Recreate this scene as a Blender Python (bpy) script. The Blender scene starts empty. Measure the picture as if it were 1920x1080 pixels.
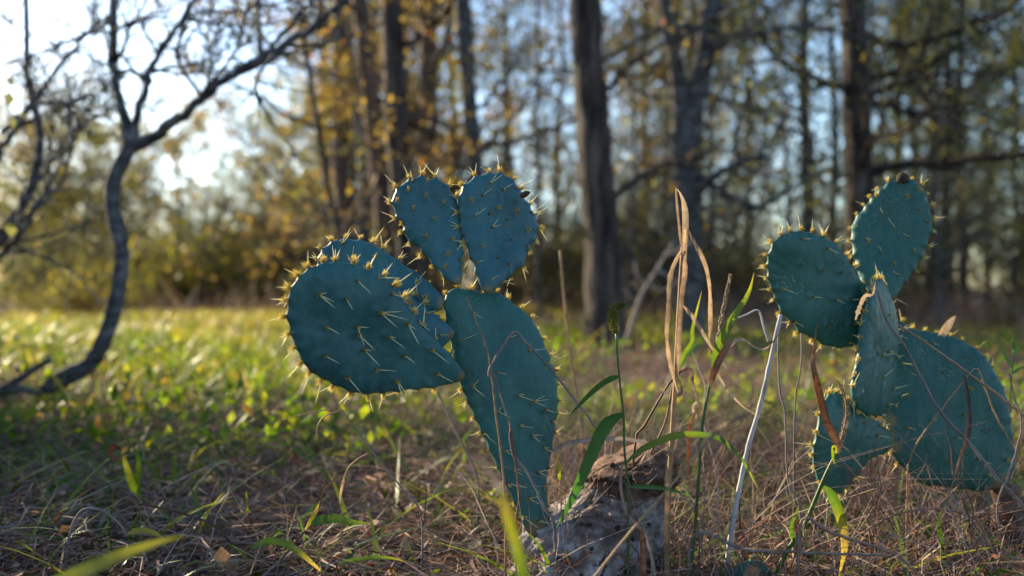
import bpy, math, random
import numpy as np
from mathutils import Vector, Matrix, noise as mnoise

scene = bpy.context.scene
COL = scene.collection
rng = np.random.default_rng(7)
random.seed(7)

# ------------------------------------------------------------------ camera, sky, sun, exposure
F = 1867.0                      # focal length in photo pixels (35 mm on a 36 mm wide sensor, 1920 px)
H = 0.33                        # height of the lens above the ground
cam_d = bpy.data.cameras.new('camera')
cam = bpy.data.objects.new('camera', cam_d)
COL.objects.link(cam)
cam_d.sensor_width = 36.0
cam_d.lens = 35.0
cam.location = (0, 0, H)
cam.rotation_euler = (math.radians(90), 0, 0)
cam_d.clip_start = 0.01
cam_d.clip_end = 2000
cam_d.dof.use_dof = True
cam_d.dof.focus_distance = 1.05
cam_d.dof.aperture_fstop = 3.4
cam_d.dof.aperture_blades = 0
scene.camera = cam

SUN_AZ, SUN_EL = math.radians(-49), math.radians(20)       # azimuth from +Y towards +X, elevation
world = bpy.data.worlds.new('World')
scene.world = world
world.use_nodes = True
wn = world.node_tree
wn.nodes.clear()
wo = wn.nodes.new('ShaderNodeOutputWorld')
wb = wn.nodes.new('ShaderNodeBackground')
ws = wn.nodes.new('ShaderNodeTexSky')
ws.sky_type = 'NISHITA'
ws.sun_disc = False
ws.sun_elevation = SUN_EL
ws.sun_rotation = SUN_AZ
ws.air_density = 1.0
ws.dust_density = 0.6
ws.ozone_density = 2.5
wb.inputs['Strength'].default_value = 0.105
wn.links.new(ws.outputs[0], wb.inputs[0])
wn.links.new(wb.outputs[0], wo.inputs[0])

sun_d = bpy.data.lights.new('sun', 'SUN')
sun_d.energy = 5.0
sun_d.angle = math.radians(0.5)
sun_d.color = (1.0, 0.83, 0.55)
sun = bpy.data.objects.new('sun', sun_d)
COL.objects.link(sun)
SUN_DIR = Vector((math.sin(SUN_AZ) * math.cos(SUN_EL), math.cos(SUN_AZ) * math.cos(SUN_EL), math.sin(SUN_EL)))
sun.rotation_euler = SUN_DIR.to_track_quat('Z', 'Y').to_euler()
sun.location = SUN_DIR * 60

scene.view_settings.view_transform = 'Standard'
scene.view_settings.look = 'None'
scene.view_settings.gamma = 1.0
scene.view_settings.use_curve_mapping = False
scene.view_settings.exposure = 1.85
scene.cycles.use_denoising = True
scene.render.filter_size = 1.15
scene.cycles.use_adaptive_sampling = False
scene.cycles.max_bounces = 8
scene.cycles.transmission_bounces = 6
scene.cycles.sample_clamp_indirect = 6.0
scene.cycles.caustics_reflective = False
scene.cycles.caustics_refractive = False


# ------------------------------------------------------------------ helpers
def at(px, py, Y):
    return np.array(((px - 960.0) / F * Y, Y, H - (py - 540.0) / F * Y))


def spline(pts, n):
    """Catmull-Rom through pts, n samples."""
    P = np.asarray(pts, float)
    if len(P) == 2:
        t = np.linspace(0, 1, n)[:, None]
        return P[0] * (1 - t) + P[1] * t
    Q = np.vstack([2 * P[0] - P[1], P, 2 * P[-1] - P[-2]])
    seg = np.linalg.norm(np.diff(P, axis=0), axis=1)
    cum = np.concatenate([[0], np.cumsum(seg)])
    s = np.linspace(0, cum[-1], n)
    k = np.clip(np.searchsorted(cum, s, side='right') - 1, 0, len(P) - 2)
    u = ((s - cum[k]) / np.maximum(seg[k], 1e-9))[:, None]
    p0, p1, p2, p3 = Q[k], Q[k + 1], Q[k + 2], Q[k + 3]
    return 0.5 * (2 * p1 + (p2 - p0) * u + (2 * p0 - 5 * p1 + 4 * p2 - p3) * u ** 2 + (3 * p1 - p0 - 3 * p2 + p3) * u ** 3)


def closed_spline(pts, n):
    P = np.asarray(pts, float)
    m = len(P)
    seg = np.linalg.norm(np.roll(P, -1, 0) - P, axis=1)
    cum = np.concatenate([[0], np.cumsum(seg)])
    s = np.linspace(0, cum[-1], n, endpoint=False)
    k = np.clip(np.searchsorted(cum, s, side='right') - 1, 0, m - 1)
    u = ((s - cum[k]) / seg[k])[:, None]
    p0, p1, p2, p3 = P[(k - 1) % m], P[k], P[(k + 1) % m], P[(k + 2) % m]
    return 0.5 * (2 * p1 + (p2 - p0) * u + (2 * p0 - 5 * p1 + 4 * p2 - p3) * u ** 2 + (3 * p1 - p0 - 3 * p2 + p3) * u ** 3)


def vnoise(x, y, seed=0):
    """cheap vectorised value noise in 0..1"""
    x = np.asarray(x, float); y = np.asarray(y, float)
    xi, yi = np.floor(x), np.floor(y)
    fx, fy = x - xi, y - yi
    fx = fx * fx * (3 - 2 * fx); fy = fy * fy * (3 - 2 * fy)
    def h(a, b):
        v = np.sin(a * 127.1 + b * 311.7 + seed * 74.7) * 43758.5453
        return v - np.floor(v)
    return (h(xi, yi) * (1 - fx) + h(xi + 1, yi) * fx) * (1 - fy) + (h(xi, yi + 1) * (1 - fx) + h(xi + 1, yi + 1) * fx) * fy


def ground_z(x, y):
    d = np.hypot(x, y)
    a = np.clip((np.asarray(d) - 2.0) / 6.0, 0, 1)
    return (vnoise(np.asarray(x) * 0.9, np.asarray(y) * 0.9, 3) - 0.5) * 0.05 + (vnoise(np.asarray(x) * 0.21, np.asarray(y) * 0.21, 5) - 0.5) * 0.22 * a


class Geo:
    """collects vertices and faces of ONE mesh, with a per-vertex value 'rnd' used for colour variation"""
    def __init__(s):
        s.V, s.F, s.R, s.M, s.n = [], [], [], [], 0

    def add(s, V, Fc, rnd=0.5, mat=0):
        V = np.asarray(V, float).reshape(-1, 3)
        Fc = np.asarray(Fc, int)
        s.V.append(V)
        s.F.append(Fc + s.n)
        s.R.append(np.full(len(V), rnd) if np.isscalar(rnd) else np.asarray(rnd, float))
        s.M.append(np.full(len(Fc), mat, int))
        s.n += len(V)

    def tube(s, P, R, sides=5, rnd=0.5, mat=0, cap=True):
        P = np.asarray(P, float)
        n = len(P)
        R = np.full(n, R) if np.isscalar(R) else np.asarray(R, float)
        T = np.gradient(P, axis=0)
        T /= np.maximum(np.linalg.norm(T, axis=1, keepdims=True), 1e-12)
        m = P[-1] - P[0]
        ref = np.eye(3)[np.argmin(np.abs(m))]
        U = np.cross(T, ref)
        U /= np.maximum(np.linalg.norm(U, axis=1, keepdims=True), 1e-9)
        W = np.cross(T, U)
        a = np.arange(sides) * 2 * math.pi / sides
        V = P[:, None, :] + R[:, None, None] * (np.cos(a)[None, :, None] * U[:, None, :] + np.sin(a)[None, :, None] * W[:, None, :])
        i = np.arange(n - 1)[:, None] * sides
        j = np.arange(sides)[None, :]
        j2 = (j + 1) % sides
        Fc = np.stack([i + j, i + j2, i + sides + j2, i + sides + j], -1).reshape(-1, 4)
        s.add(V.reshape(-1, 3), Fc, rnd, mat)
        if cap and R[-1] > 1e-4:
            base = s.n - sides
            s.V.append(P[-1:] + T[-1:] * R[-1] * 0.4); s.R.append(np.array([rnd if np.isscalar(rnd) else rnd[-1]]))
            tip = s.n; s.n += 1
            jj = np.arange(sides)
            s.F.append(np.stack([base + jj, base + (jj + 1) % sides, np.full(sides, tip)], -1))
            s.M.append(np.full(sides, mat, int))

    def ribbon(s, P, Wd, roll=0.0, fold=0.25, rnd=0.5, mat=0, toward=(0, -1, 0)):
        """leaf blade: three vertices across, creased at the midrib"""
        P = np.asarray(P, float)
        n = len(P)
        Wd = np.asarray(Wd, float)
        T = np.gradient(P, axis=0)
        T /= np.maximum(np.linalg.norm(T, axis=1, keepdims=True), 1e-12)
        v = np.asarray(toward, float)
        A = np.cross(T, v)
        A /= np.maximum(np.linalg.norm(A, axis=1, keepdims=True), 1e-6)
        B = np.cross(A, T)
        r = np.full(n, roll) if np.isscalar(roll) else np.interp(np.linspace(0, 1, n), np.linspace(0, 1, len(roll)), roll)
        A2 = A * np.cos(r)[:, None] + B * np.sin(r)[:, None]
        B2 = np.cross(A2, T)
        L = P - A2 * Wd[:, None] * 0.5 + B2 * (Wd * fold)[:, None] * 0.5
        Rr = P + A2 * Wd[:, None] * 0.5 + B2 * (Wd * fold)[:, None] * 0.5
        V = np.stack([L, P, Rr], 1).reshape(-1, 3)
        i = np.arange(n - 1) * 3
        Fc = np.concatenate([np.stack([i, i + 1, i + 4, i + 3], -1), np.stack([i + 1, i + 2, i + 5, i + 4], -1)])
        rr = rnd if np.isscalar(rnd) else np.repeat(np.interp(np.linspace(0, 1, n), np.linspace(0, 1, len(rnd)), rnd), 3)
        if not np.isscalar(rr): rr = np.clip(rr + np.tile([-0.05, 0.13, 0.03], n) + np.repeat(np.sin(np.arange(n) * 2.1) * 0.04, 3), 0, 1)
        s.add(V, Fc, rr, mat)

    def mesh(s, name, mats, smooth=True, origin=(0, 0, 0)):
        me = bpy.data.meshes.new(name)
        V = (np.concatenate(s.V) - np.asarray(origin, float)).astype(np.float32)
        sizes = np.concatenate([np.full(len(f), f.shape[1], int) for f in s.F])
        loops = np.concatenate([f.ravel() for f in s.F]).astype(np.int32)
        starts = np.concatenate([[0], np.cumsum(sizes)[:-1]]).astype(np.int32)
        me.vertices.add(len(V)); me.vertices.foreach_set('co', V.ravel())
        me.loops.add(len(loops)); me.loops.foreach_set('vertex_index', loops)
        me.polygons.add(len(starts)); me.polygons.foreach_set('loop_start', starts)
        me.polygons.foreach_set('loop_total', sizes.astype(np.int32))
        me.polygons.foreach_set('material_index', np.concatenate(s.M).astype(np.int32))
        me.polygons.foreach_set('use_smooth', np.full(len(starts), smooth, dtype=bool))
        at_ = me.attributes.new('rnd', 'FLOAT', 'POINT')
        at_.data.foreach_set('value', np.concatenate(s.R).astype(np.float32))
        me.update(calc_edges=True)
        for m in (mats if isinstance(mats, (list, tuple)) else [mats]):
            me.materials.append(m)
        return me


def tag(o, label=None, cat=None, group=None, kind=None):
    if label: o['label'] = label
    if cat: o['category'] = cat
    if group: o['group'] = group
    if kind: o['kind'] = kind
    return o


def thing(name, label, cat, loc, group=None):
    o = bpy.data.objects.new(name, None)
    COL.objects.link(o)
    o.location = loc
    o.empty_display_size = 0.05
    return tag(o, label, cat, group)


def obj(name, geo, mats, parent=None, smooth=True, label=None, loc=None):
    """geo in world coordinates; becomes a child of parent (an unrotated Empty) or a top-level mesh at loc"""
    org = np.array(parent.location) if parent is not None else np.array(loc if loc is not None else (0, 0, 0))
    o = bpy.data.objects.new(name, geo.mesh(name, mats, smooth, org))
    COL.objects.link(o)
    if parent is not None: o.parent = parent
    else: o.location = org
    if label: o['label'] = label
    return o


# ------------------------------------------------------------------ materials
def nt(name):
    m = bpy.data.materials.new(name)
    m.use_nodes = True
    t = m.node_tree
    t.nodes.clear()
    out = t.nodes.new('ShaderNodeOutputMaterial')
    return m, t, out


def N(t, kind, **kw):
    n = t.nodes.new(kind)
    for k, v in kw.items():
        if hasattr(n, k): setattr(n, k, v)
        else: n.inputs[k].default_value = v
    return n


def ramp(t, src, stops, interp='LINEAR'):
    r = t.nodes.new('ShaderNodeValToRGB')
    r.color_ramp.interpolation = interp
    e = r.color_ramp.elements
    while len(e) < len(stops): e.new(0.5)
    for el, (p, c) in zip(e, stops):
        el.position = p
        el.color = (c[0], c[1], c[2], 1)
    t.links.new(src, r.inputs[0])
    return r.outputs[0]


def mix(t, fac, a, b, mode='MIX'):
    m = t.nodes.new('ShaderNodeMix')
    m.data_type = 'RGBA'; m.blend_type = mode
    L = t.links
    if hasattr(fac, 'node'): L.new(fac, m.inputs[0])
    else: m.inputs[0].default_value = fac
    for v, i in ((a, 6), (b, 7)):
        if hasattr(v, 'node'): L.new(v, m.inputs[i])
        else: m.inputs[i].default_value = (v[0], v[1], v[2], 1)
    return m.outputs[2]


def noise_tex(t, scale, detail=4, rough=0.55, vec=None, stretch=None):
    n = N(t, 'ShaderNodeTexNoise')
    n.inputs['Scale'].default_value = scale
    n.inputs['Detail'].default_value = detail
    n.inputs['Roughness'].default_value = rough
    if vec is None:
        vec = t.nodes.new('ShaderNodeTexCoord').outputs['Object']
    if stretch:
        mp = t.nodes.new('ShaderNodeMapping')
        mp.inputs['Scale'].default_value = stretch
        t.links.new(vec, mp.inputs[0]); vec = mp.outputs[0]
    t.links.new(vec, n.inputs['Vector'])
    return n.outputs['Fac']


def attr(t, name='rnd'):
    a = t.nodes.new('ShaderNodeAttribute')
    a.attribute_name = name
    return a.outputs['Fac']


def leafy(name, stops, trans=0.5, rough=0.6, spec=0.25, noise_amt=0.25, nscale=60, obj_var=0.0, tint=(1, 1, 1)):
    """thin plant tissue: diffuse + translucent, colour taken from the 'rnd' attribute"""
    m, t, out = nt(name)
    v = attr(t)
    if obj_var:
        oi = t.nodes.new('ShaderNodeObjectInfo')
        mm = N(t, 'ShaderNodeMath', operation='MULTIPLY_ADD')
        t.links.new(oi.outputs['Random'], mm.inputs[0]); mm.inputs[1].default_value = obj_var; 
        sub = N(t, 'ShaderNodeMath', operation='SUBTRACT'); t.links.new(v, sub.inputs[0]); sub.inputs[1].default_value = obj_var / 2
        t.links.new(sub.outputs[0], mm.inputs[2]); v = mm.outputs[0]
    c = ramp(t, v, stops)
    n = noise_tex(t, nscale, 3)
    dark = N(t, 'ShaderNodeMapRange'); dark.inputs[1].default_value = 0.3; dark.inputs[2].default_value = 0.7
    dark.inputs[3].default_value = 1 - noise_amt; dark.inputs[4].default_value = 1 + noise_amt * 0.6
    t.links.new(n, dark.inputs[0])
    vm = N(t, 'ShaderNodeVectorMath', operation='SCALE')
    t.links.new(c, vm.inputs[0]); t.links.new(dark.outputs[0], vm.inputs['Scale'])
    col = vm.outputs[0]
    p = N(t, 'ShaderNodeBsdfPrincipled')
    t.links.new(col, p.inputs['Base Color'])
    p.inputs['Roughness'].default_value = rough
    p.inputs['Specular IOR Level'].default_value = spec
    tr = N(t, 'ShaderNodeBsdfTranslucent')
    tc = mix(t, 1.0, col, tint, 'MULTIPLY')
    t.links.new(tc, tr.inputs[0])
    ms = N(t, 'ShaderNodeMixShader'); ms.inputs[0].default_value = trans
    t.links.new(p.outputs[0], ms.inputs[1]); t.links.new(tr.outputs[0], ms.inputs[2])
    t.links.new(ms.outputs[0], out.inputs[0])
    return m


def rocky(name, stops, scale=12, stretch=(1, 1, 1), bump=0.6, rough=0.9, detail=6, dist=0.02, crack=None, spec=0.2):
    m, t, out = nt(name)
    n = noise_tex(t, scale, detail, 0.62, stretch=stretch)
    c = ramp(t, n, stops)
    p = N(t, 'ShaderNodeBsdfPrincipled')
    p.inputs['Roughness'].default_value = rough
    p.inputs['Specular IOR Level'].default_value = spec
    hgt = n
    if crack:
        vo = N(t, 'ShaderNodeTexVoronoi', feature='DISTANCE_TO_EDGE')
        vo.inputs['Scale'].default_value = crack
        tc = t.nodes.new('ShaderNodeTexCoord').outputs['Object']
        mp = t.nodes.new('ShaderNodeMapping'); mp.inputs['Scale'].default_value = stretch
        nz = N(t, 'ShaderNodeTexNoise'); nz.inputs['Scale'].default_value = crack * 1.5
        t.links.new(tc, nz.inputs['Vector'])
        ad = N(t, 'ShaderNodeVectorMath', operation='MULTIPLY_ADD')
        t.links.new(nz.outputs['Color'], ad.inputs[0]); ad.inputs[1].default_value = (0.6 / crack,) * 3
        t.links.new(tc, ad.inputs[2]); t.links.new(ad.outputs[0], mp.inputs[0])
        t.links.new(mp.outputs[0], vo.inputs['Vector'])
        cr = ramp(t, vo.outputs['Distance'], [(0.0, (0, 0, 0)), (0.05, (1, 1, 1))])
        c = mix(t, cr, mix(t, 1.0, c, (0.45, 0.38, 0.35), 'MULTIPLY'), c)
        mm = N(t, 'ShaderNodeMath', operation='MULTIPLY'); t.links.new(cr, mm.inputs[0]); t.links.new(n, mm.inputs[1]); hgt = mm.outputs[0]
    t.links.new(c, p.inputs['Base Color'])
    b = N(t, 'ShaderNodeBump'); b.inputs['Strength'].default_value = bump; b.inputs['Distance'].default_value = dist
    t.links.new(hgt, b.inputs['Height']); t.links.new(b.outputs[0], p.inputs['Normal'])
    t.links.new(p.outputs[0], out.inputs[0])
    return m


def pad_material(name, base_a, base_b, fleck=0.5, scar=None):
    """waxy blue-green cactus skin with bloom, fine pores, pale flecks and corky scars"""
    m, t, out = nt(name)
    big = noise_tex(t, 16, 5, 0.6, stretch=(1, 1, 0.7))
    c = ramp(t, big, [(0.28, base_a), (0.78, base_b)])
    streak = noise_tex(t, 60, 4, 0.6, stretch=(1.6, 1.6, 0.35))
    c = mix(t, ramp(t, streak, [(0.42, (0, 0, 0)), (0.75, (0.2,) * 3)]), c, (base_b[0] * 1.9 + 0.02, base_b[1] * 1.5 + 0.02, base_b[2] * 1.5 + 0.02))
    # pale flecks that gather in patches
    vo = N(t, 'ShaderNodeTexVoronoi'); vo.inputs['Scale'].default_value = 260
    tc = t.nodes.new('ShaderNodeTexCoord').outputs['Object']
    t.links.new(tc, vo.inputs['Vector'])
    dots = ramp(t, vo.outputs['Distance'], [(0.0, (1, 1, 1)), (0.22, (1, 1, 1)), (0.34, (0, 0, 0))])
    patch = ramp(t, noise_tex(t, 30, 3), [(0.52, (0, 0, 0)), (0.68, (fleck,) * 3)])
    dm = mix(t, 1.0, dots, patch, 'MULTIPLY')
    c = mix(t, dm, c, (0.20, 0.27, 0.17))
    # sparse chalky and corky marks
    sp = N(t, 'ShaderNodeTexVoronoi'); sp.inputs['Scale'].default_value = 62; sp.inputs['Randomness'].default_value = 1.0
    nz = N(t, 'ShaderNodeTexNoise'); nz.inputs['Scale'].default_value = 240
    t.links.new(tc, nz.inputs['Vector'])
    ad = N(t, 'ShaderNodeVectorMath', operation='MULTIPLY_ADD'); ad.inputs[1].default_value = (0.004,) * 3
    t.links.new(nz.outputs['Color'], ad.inputs[0]); t.links.new(tc, ad.inputs[2]); t.links.new(ad.outputs[0], sp.inputs['Vector'])
    hit = ramp(t, sp.outputs['Distance'], [(0.0, (1, 1, 1)), (0.10, (1, 1, 1)), (0.16, (0, 0, 0))])
    pick = ramp(t, sp.outputs['Color'], [(0.82, (0, 0, 0)), (0.9, (0.75,) * 3)])
    hm = mix(t, 1.0, hit, pick, 'MULTIPLY')
    c = mix(t, hm, c, (0.26, 0.25, 0.19))
    # woody collar: 'rnd' is 1 near the joint
    collar = ramp(t, attr(t), [(0.45, (0, 0, 0)), (1.0, (0.85,) * 3)])
    c = mix(t, collar, c, scar or (0.16, 0.115, 0.045))
    p = N(t, 'ShaderNodeBsdfPrincipled')
    t.links.new(c, p.inputs['Base Color'])
    rg = ramp(t, big, [(0.3, (0.42,) * 3), (0.7, (0.58,) * 3)])
    t.links.new(rg, p.inputs['Roughness'])
    p.inputs['Specular IOR Level'].default_value = 0.28
    p.inputs['Subsurface Weight'].default_value = 0.0
    b1 = N(t, 'ShaderNodeBump'); b1.inputs['Strength'].default_value = 0.6; b1.inputs['Distance'].default_value = 0.008
    t.links.new(noise_tex(t, 38, 3, stretch=(1, 1, 0.5)), b1.inputs['Height'])
    b2 = N(t, 'ShaderNodeBump'); b2.inputs['Strength'].default_value = 0.25; b2.inputs['Distance'].default_value = 0.0008
    t.links.new(noise_tex(t, 420, 2), b2.inputs['Height']); t.links.new(b1.outputs[0], b2.inputs['Normal'])
    t.links.new(b2.outputs[0], p.inputs['Normal'])
    t.links.new(p.outputs[0], out.inputs[0])
    return m


MAT = {}
MAT['pad'] = pad_material('cactus_skin', (0.004, 0.042, 0.050), (0.022, 0.102, 0.100), 0.12)
MAT['pad_blue'] = pad_material('cactus_skin_sky_tint', (0.006, 0.048, 0.066), (0.030, 0.112, 0.126), 0.15)  # bluer, lighter skin: sky reflection put into the base colour
MAT['pad_mid'] = pad_material('cactus_skin_mid', (0.006, 0.055, 0.054), (0.026, 0.112, 0.098), 0.2)  # greener than the base skin, main pad only
MAT['pad_green'] = pad_material('cactus_skin_greener', (0.006, 0.053, 0.047), (0.026, 0.098, 0.078), 0.5)
MAT['spine'] = leafy('spine_yellow', [(0, (0.45, 0.27, 0.06)), (0.22, (0.82, 0.74, 0.38)), (1, (0.88, 0.85, 0.62))], trans=0.5, rough=0.4, noise_amt=0.1)
MAT['tuft'] = leafy('glochid_tuft', [(0, (0.09, 0.04, 0.012)), (0.4, (0.60, 0.42, 0.08)), (1, (0.92, 0.78, 0.28))], trans=0.55, noise_amt=0.15)
STRAW = [(0.0, (0.045, 0.023, 0.018)), (0.25, (0.145, 0.08, 0.06)), (0.5, (0.235, 0.147, 0.108)), (0.72, (0.265, 0.205, 0.185)), (0.88, (0.37, 0.27, 0.175)), (1.0, (0.25, 0.095, 0.04))]
MAT['straw'] = leafy('dry_straw', STRAW, trans=0.2, rough=0.8, spec=0.08, noise_amt=0.35, nscale=90)
MAT['tan'] = leafy('tan_dry_leaf', [(0, (0.13, 0.075, 0.045)), (0.5, (0.36, 0.235, 0.13)), (1, (0.52, 0.40, 0.26))], trans=0.35, noise_amt=0.4, nscale=110)
MAT['rust'] = leafy('rusty_dry_leaf', [(0, (0.06, 0.025, 0.018)), (0.5, (0.17, 0.062, 0.024)), (1, (0.36, 0.25, 0.15))], trans=0.2, noise_amt=0.5, nscale=160, tint=(1, 0.8, 0.6))
MAT['pale'] = rocky('bleached_stalk', [(0.3, (0.17, 0.15, 0.15)), (0.5, (0.33, 0.31, 0.31)), (0.7, (0.42, 0.40, 0.39))], 70, (1, 1, 0.3), 0.6, dist=0.002)
MAT['twig'] = rocky('grey_twig', [(0.3, (0.09, 0.07, 0.065)), (0.7, (0.22, 0.18, 0.165))], 60, (1, 1, 0.3), 0.4, dist=0.002)
GREEN = [(0, (0.035, 0.075, 0.012)), (0.4, (0.07, 0.125, 0.014)), (0.65, (0.15, 0.175, 0.018)), (0.85, (0.28, 0.235, 0.03)), (1.0, (0.34, 0.22, 0.07))]
MAT['blade'] = leafy('grass_blade', GREEN, trans=0.5, rough=0.45, spec=0.35, noise_amt=0.2, tint=(1.35, 1.45, 0.6))
MAT['blade_blue'] = leafy('blue_green_grass_leaf', [(0, (0.025, 0.075, 0.022)), (1, (0.05, 0.125, 0.03))], trans=0.35, rough=0.4, spec=0.4, noise_amt=0.15, tint=(1.2, 1.4, 0.6))  # bluish green leaf, deeper in tone than the plain blade
MAT['forb'] = leafy('weed_leaf', [(0, (0.04, 0.085, 0.012)), (0.5, (0.10, 0.165, 0.016)), (0.85, (0.24, 0.24, 0.03)), (1, (0.30, 0.17, 0.05))], trans=0.55, noise_amt=0.2, tint=(1.5, 1.45, 0.5))
def fissured(name, stops, fine, fiss, stretch, dark, speck):
    """weathered corky wood: mottled, speckled with dark grains, split by broken irregular fissures"""
    m, t, out = nt(name)
    big = noise_tex(t, fine * 0.45, 5, 0.6)
    c = ramp(t, big, stops)
    sp = noise_tex(t, fine * 9, 2, 0.7)
    c = mix(t, ramp(t, sp, [(0.56, (0, 0, 0)), (0.66, (speck,) * 3)]), c, (0.07, 0.05, 0.045))
    f = noise_tex(t, fiss, 5, 0.55, stretch=stretch)
    ab = N(t, 'ShaderNodeMath', operation='SUBTRACT'); t.links.new(f, ab.inputs[0]); ab.inputs[1].default_value = 0.5
    ab2 = N(t, 'ShaderNodeMath', operation='ABSOLUTE'); t.links.new(ab.outputs[0], ab2.inputs[0])
    gate = ramp(t, noise_tex(t, fiss * 0.5, 2), [(0.42, (0.06,) * 3), (0.58, (0, 0, 0))])
    ln = N(t, 'ShaderNodeMath', operation='ADD'); t.links.new(ab2.outputs[0], ln.inputs[0]); t.links.new(gate, ln.inputs[1])
    crack = ramp(t, ln.outputs[0], [(0.010, (0, 0, 0)), (0.03, (1, 1, 1))])
    c = mix(t, crack, dark, c)
    p = N(t, 'ShaderNodeBsdfPrincipled')
    p.inputs['Roughness'].default_value = 0.92
    p.inputs['Specular IOR Level'].default_value = 0.15
    t.links.new(c, p.inputs['Base Color'])
    b1 = N(t, 'ShaderNodeBump'); b1.inputs['Strength'].default_value = 0.9; b1.inputs['Distance'].default_value = 0.004
    hh = N(t, 'ShaderNodeMath', operation='MULTIPLY_ADD'); t.links.new(crack, hh.inputs[0]); hh.inputs[1].default_value = 0.6; t.links.new(f, hh.inputs[2])
    t.links.new(hh.outputs[0], b1.inputs['Height'])
    b2 = N(t, 'ShaderNodeBump'); b2.inputs['Strength'].default_value = 0.8; b2.inputs['Distance'].default_value = 0.0012
    t.links.new(noise_tex(t, fine * 6, 4), b2.inputs['Height']); t.links.new(b1.outputs[0], b2.inputs['Normal'])
    t.links.new(b2.outputs[0], p.inputs['Normal'])
    t.links.new(p.outputs[0], out.inputs[0])
    return m


MAT['stump'] = fissured('weathered_cactus_wood', [(0.32, (0.05, 0.034, 0.028)), (0.44, (0.12, 0.09, 0.08)), (0.52, (0.21, 0.185, 0.18)), (0.66, (0.36, 0.335, 0.345))], 70, 30, (1, 1, 0.7), (0.03, 0.022, 0.018), 0.6)
MAT['stump_brown'] = fissured('fibrous_brown_wood', [(0.3, (0.035, 0.02, 0.014)), (0.5, (0.105, 0.06, 0.042)), (0.72, (0.20, 0.13, 0.092))], 80, 44, (1, 1, 0.35), (0.03, 0.018, 0.012), 0.8)
MAT['pit'] = rocky('dark_pit', [(0.3, (0.015, 0.012, 0.01)), (0.7, (0.06, 0.04, 0.025))], 120, bump=0.8, dist=0.002)
MAT['soil'] = rocky('litter_soil', [(0.3, (0.035, 0.022, 0.016)), (0.5, (0.085, 0.058, 0.04)), (0.75, (0.13, 0.10, 0.06))], 9, bump=0.7, dist=0.03, detail=10)
MAT['bark'] = rocky('dark_ridged_bark', [(0.36, (0.008, 0.006, 0.006)), (0.5, (0.045, 0.034, 0.029)), (0.68, (0.125, 0.098, 0.083))], 24, (1, 1, 0.16), 1.0, dist=0.04)
MAT['bark_grey'] = rocky('blue_grey_bark', [(0.34, (0.022, 0.021, 0.022)), (0.52, (0.07, 0.068, 0.07)), (0.72, (0.19, 0.185, 0.185))], 26, (0.6, 0.6, 1.3), 1.0, dist=0.015)
MAT['bark_brown'] = rocky('brown_bark', [(0.3, (0.045, 0.028, 0.022)), (0.6, (0.13, 0.085, 0.065)), (0.85, (0.21, 0.15, 0.115))], 14, (1, 1, 0.22), 1.0, dist=0.03)
MAT['dead'] = rocky('bleached_deadwood', [(0.3, (0.12, 0.09, 0.08)), (0.7, (0.28, 0.23, 0.20))], 14, (1, 1, 0.4), 0.6, dist=0.01)
AUT = [(0, (0.085, 0.065, 0.038)), (0.35, (0.15, 0.115, 0.052)), (0.65, (0.21, 0.163, 0.055)), (0.92, (0.26, 0.215, 0.055)), (1, (0.34, 0.13, 0.03))]
OLV = [(0, (0.055, 0.065, 0.025)), (0.4, (0.11, 0.12, 0.03)), (0.7, (0.20, 0.185, 0.035)), (1, (0.30, 0.23, 0.045))]
GRY = [(0, (0.06, 0.075, 0.06)), (0.5, (0.11, 0.125, 0.075)), (0.85, (0.17, 0.165, 0.06)), (1, (0.26, 0.19, 0.05))]
MAT['leaf_autumn'] = leafy('autumn_leaf', AUT, trans=0.55, noise_amt=0.1, obj_var=0.3, nscale=3, tint=(1.4, 1.2, 0.65))
MAT['leaf_olive'] = leafy('olive_leaf', OLV, trans=0.6, noise_amt=0.1, obj_var=0.3, nscale=3, tint=(1.5, 1.4, 0.6))
MAT['leaf_grey'] = leafy('dull_green_leaf', GRY, trans=0.55, noise_amt=0.1, obj_var=0.3, nscale=3, tint=(1.4, 1.3, 0.7))

# ------------------------------------------------------------------ ground
def build_ground():
    xs = np.concatenate([-np.geomspace(400, 8, 16), np.linspace(-7.5, 7.5, 76), np.geomspace(8, 400, 16)])
    ys = np.concatenate([-np.geomspace(400, 4, 10), np.linspace(-3, 16, 96), np.geomspace(17, 500, 18)])
    X, Y = np.meshgrid(xs, ys, indexing='ij')
    Z = ground_z(X, Y)
    nx, ny = X.shape
    i, j = np.meshgrid(np.arange(nx - 1), np.arange(ny - 1), indexing='ij')
    a = (i * ny + j).ravel()
    g = Geo()
    g.add(np.stack([X, Y, Z], -1).reshape(-1, 3), np.stack([a, a + ny, a + ny + 1, a + 1], -1))
    o = obj('ground', g, MAT['soil'])
    tag(o, 'brown soil of the clearing under straw and grass', None, None, 'structure')


build_ground()


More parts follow.
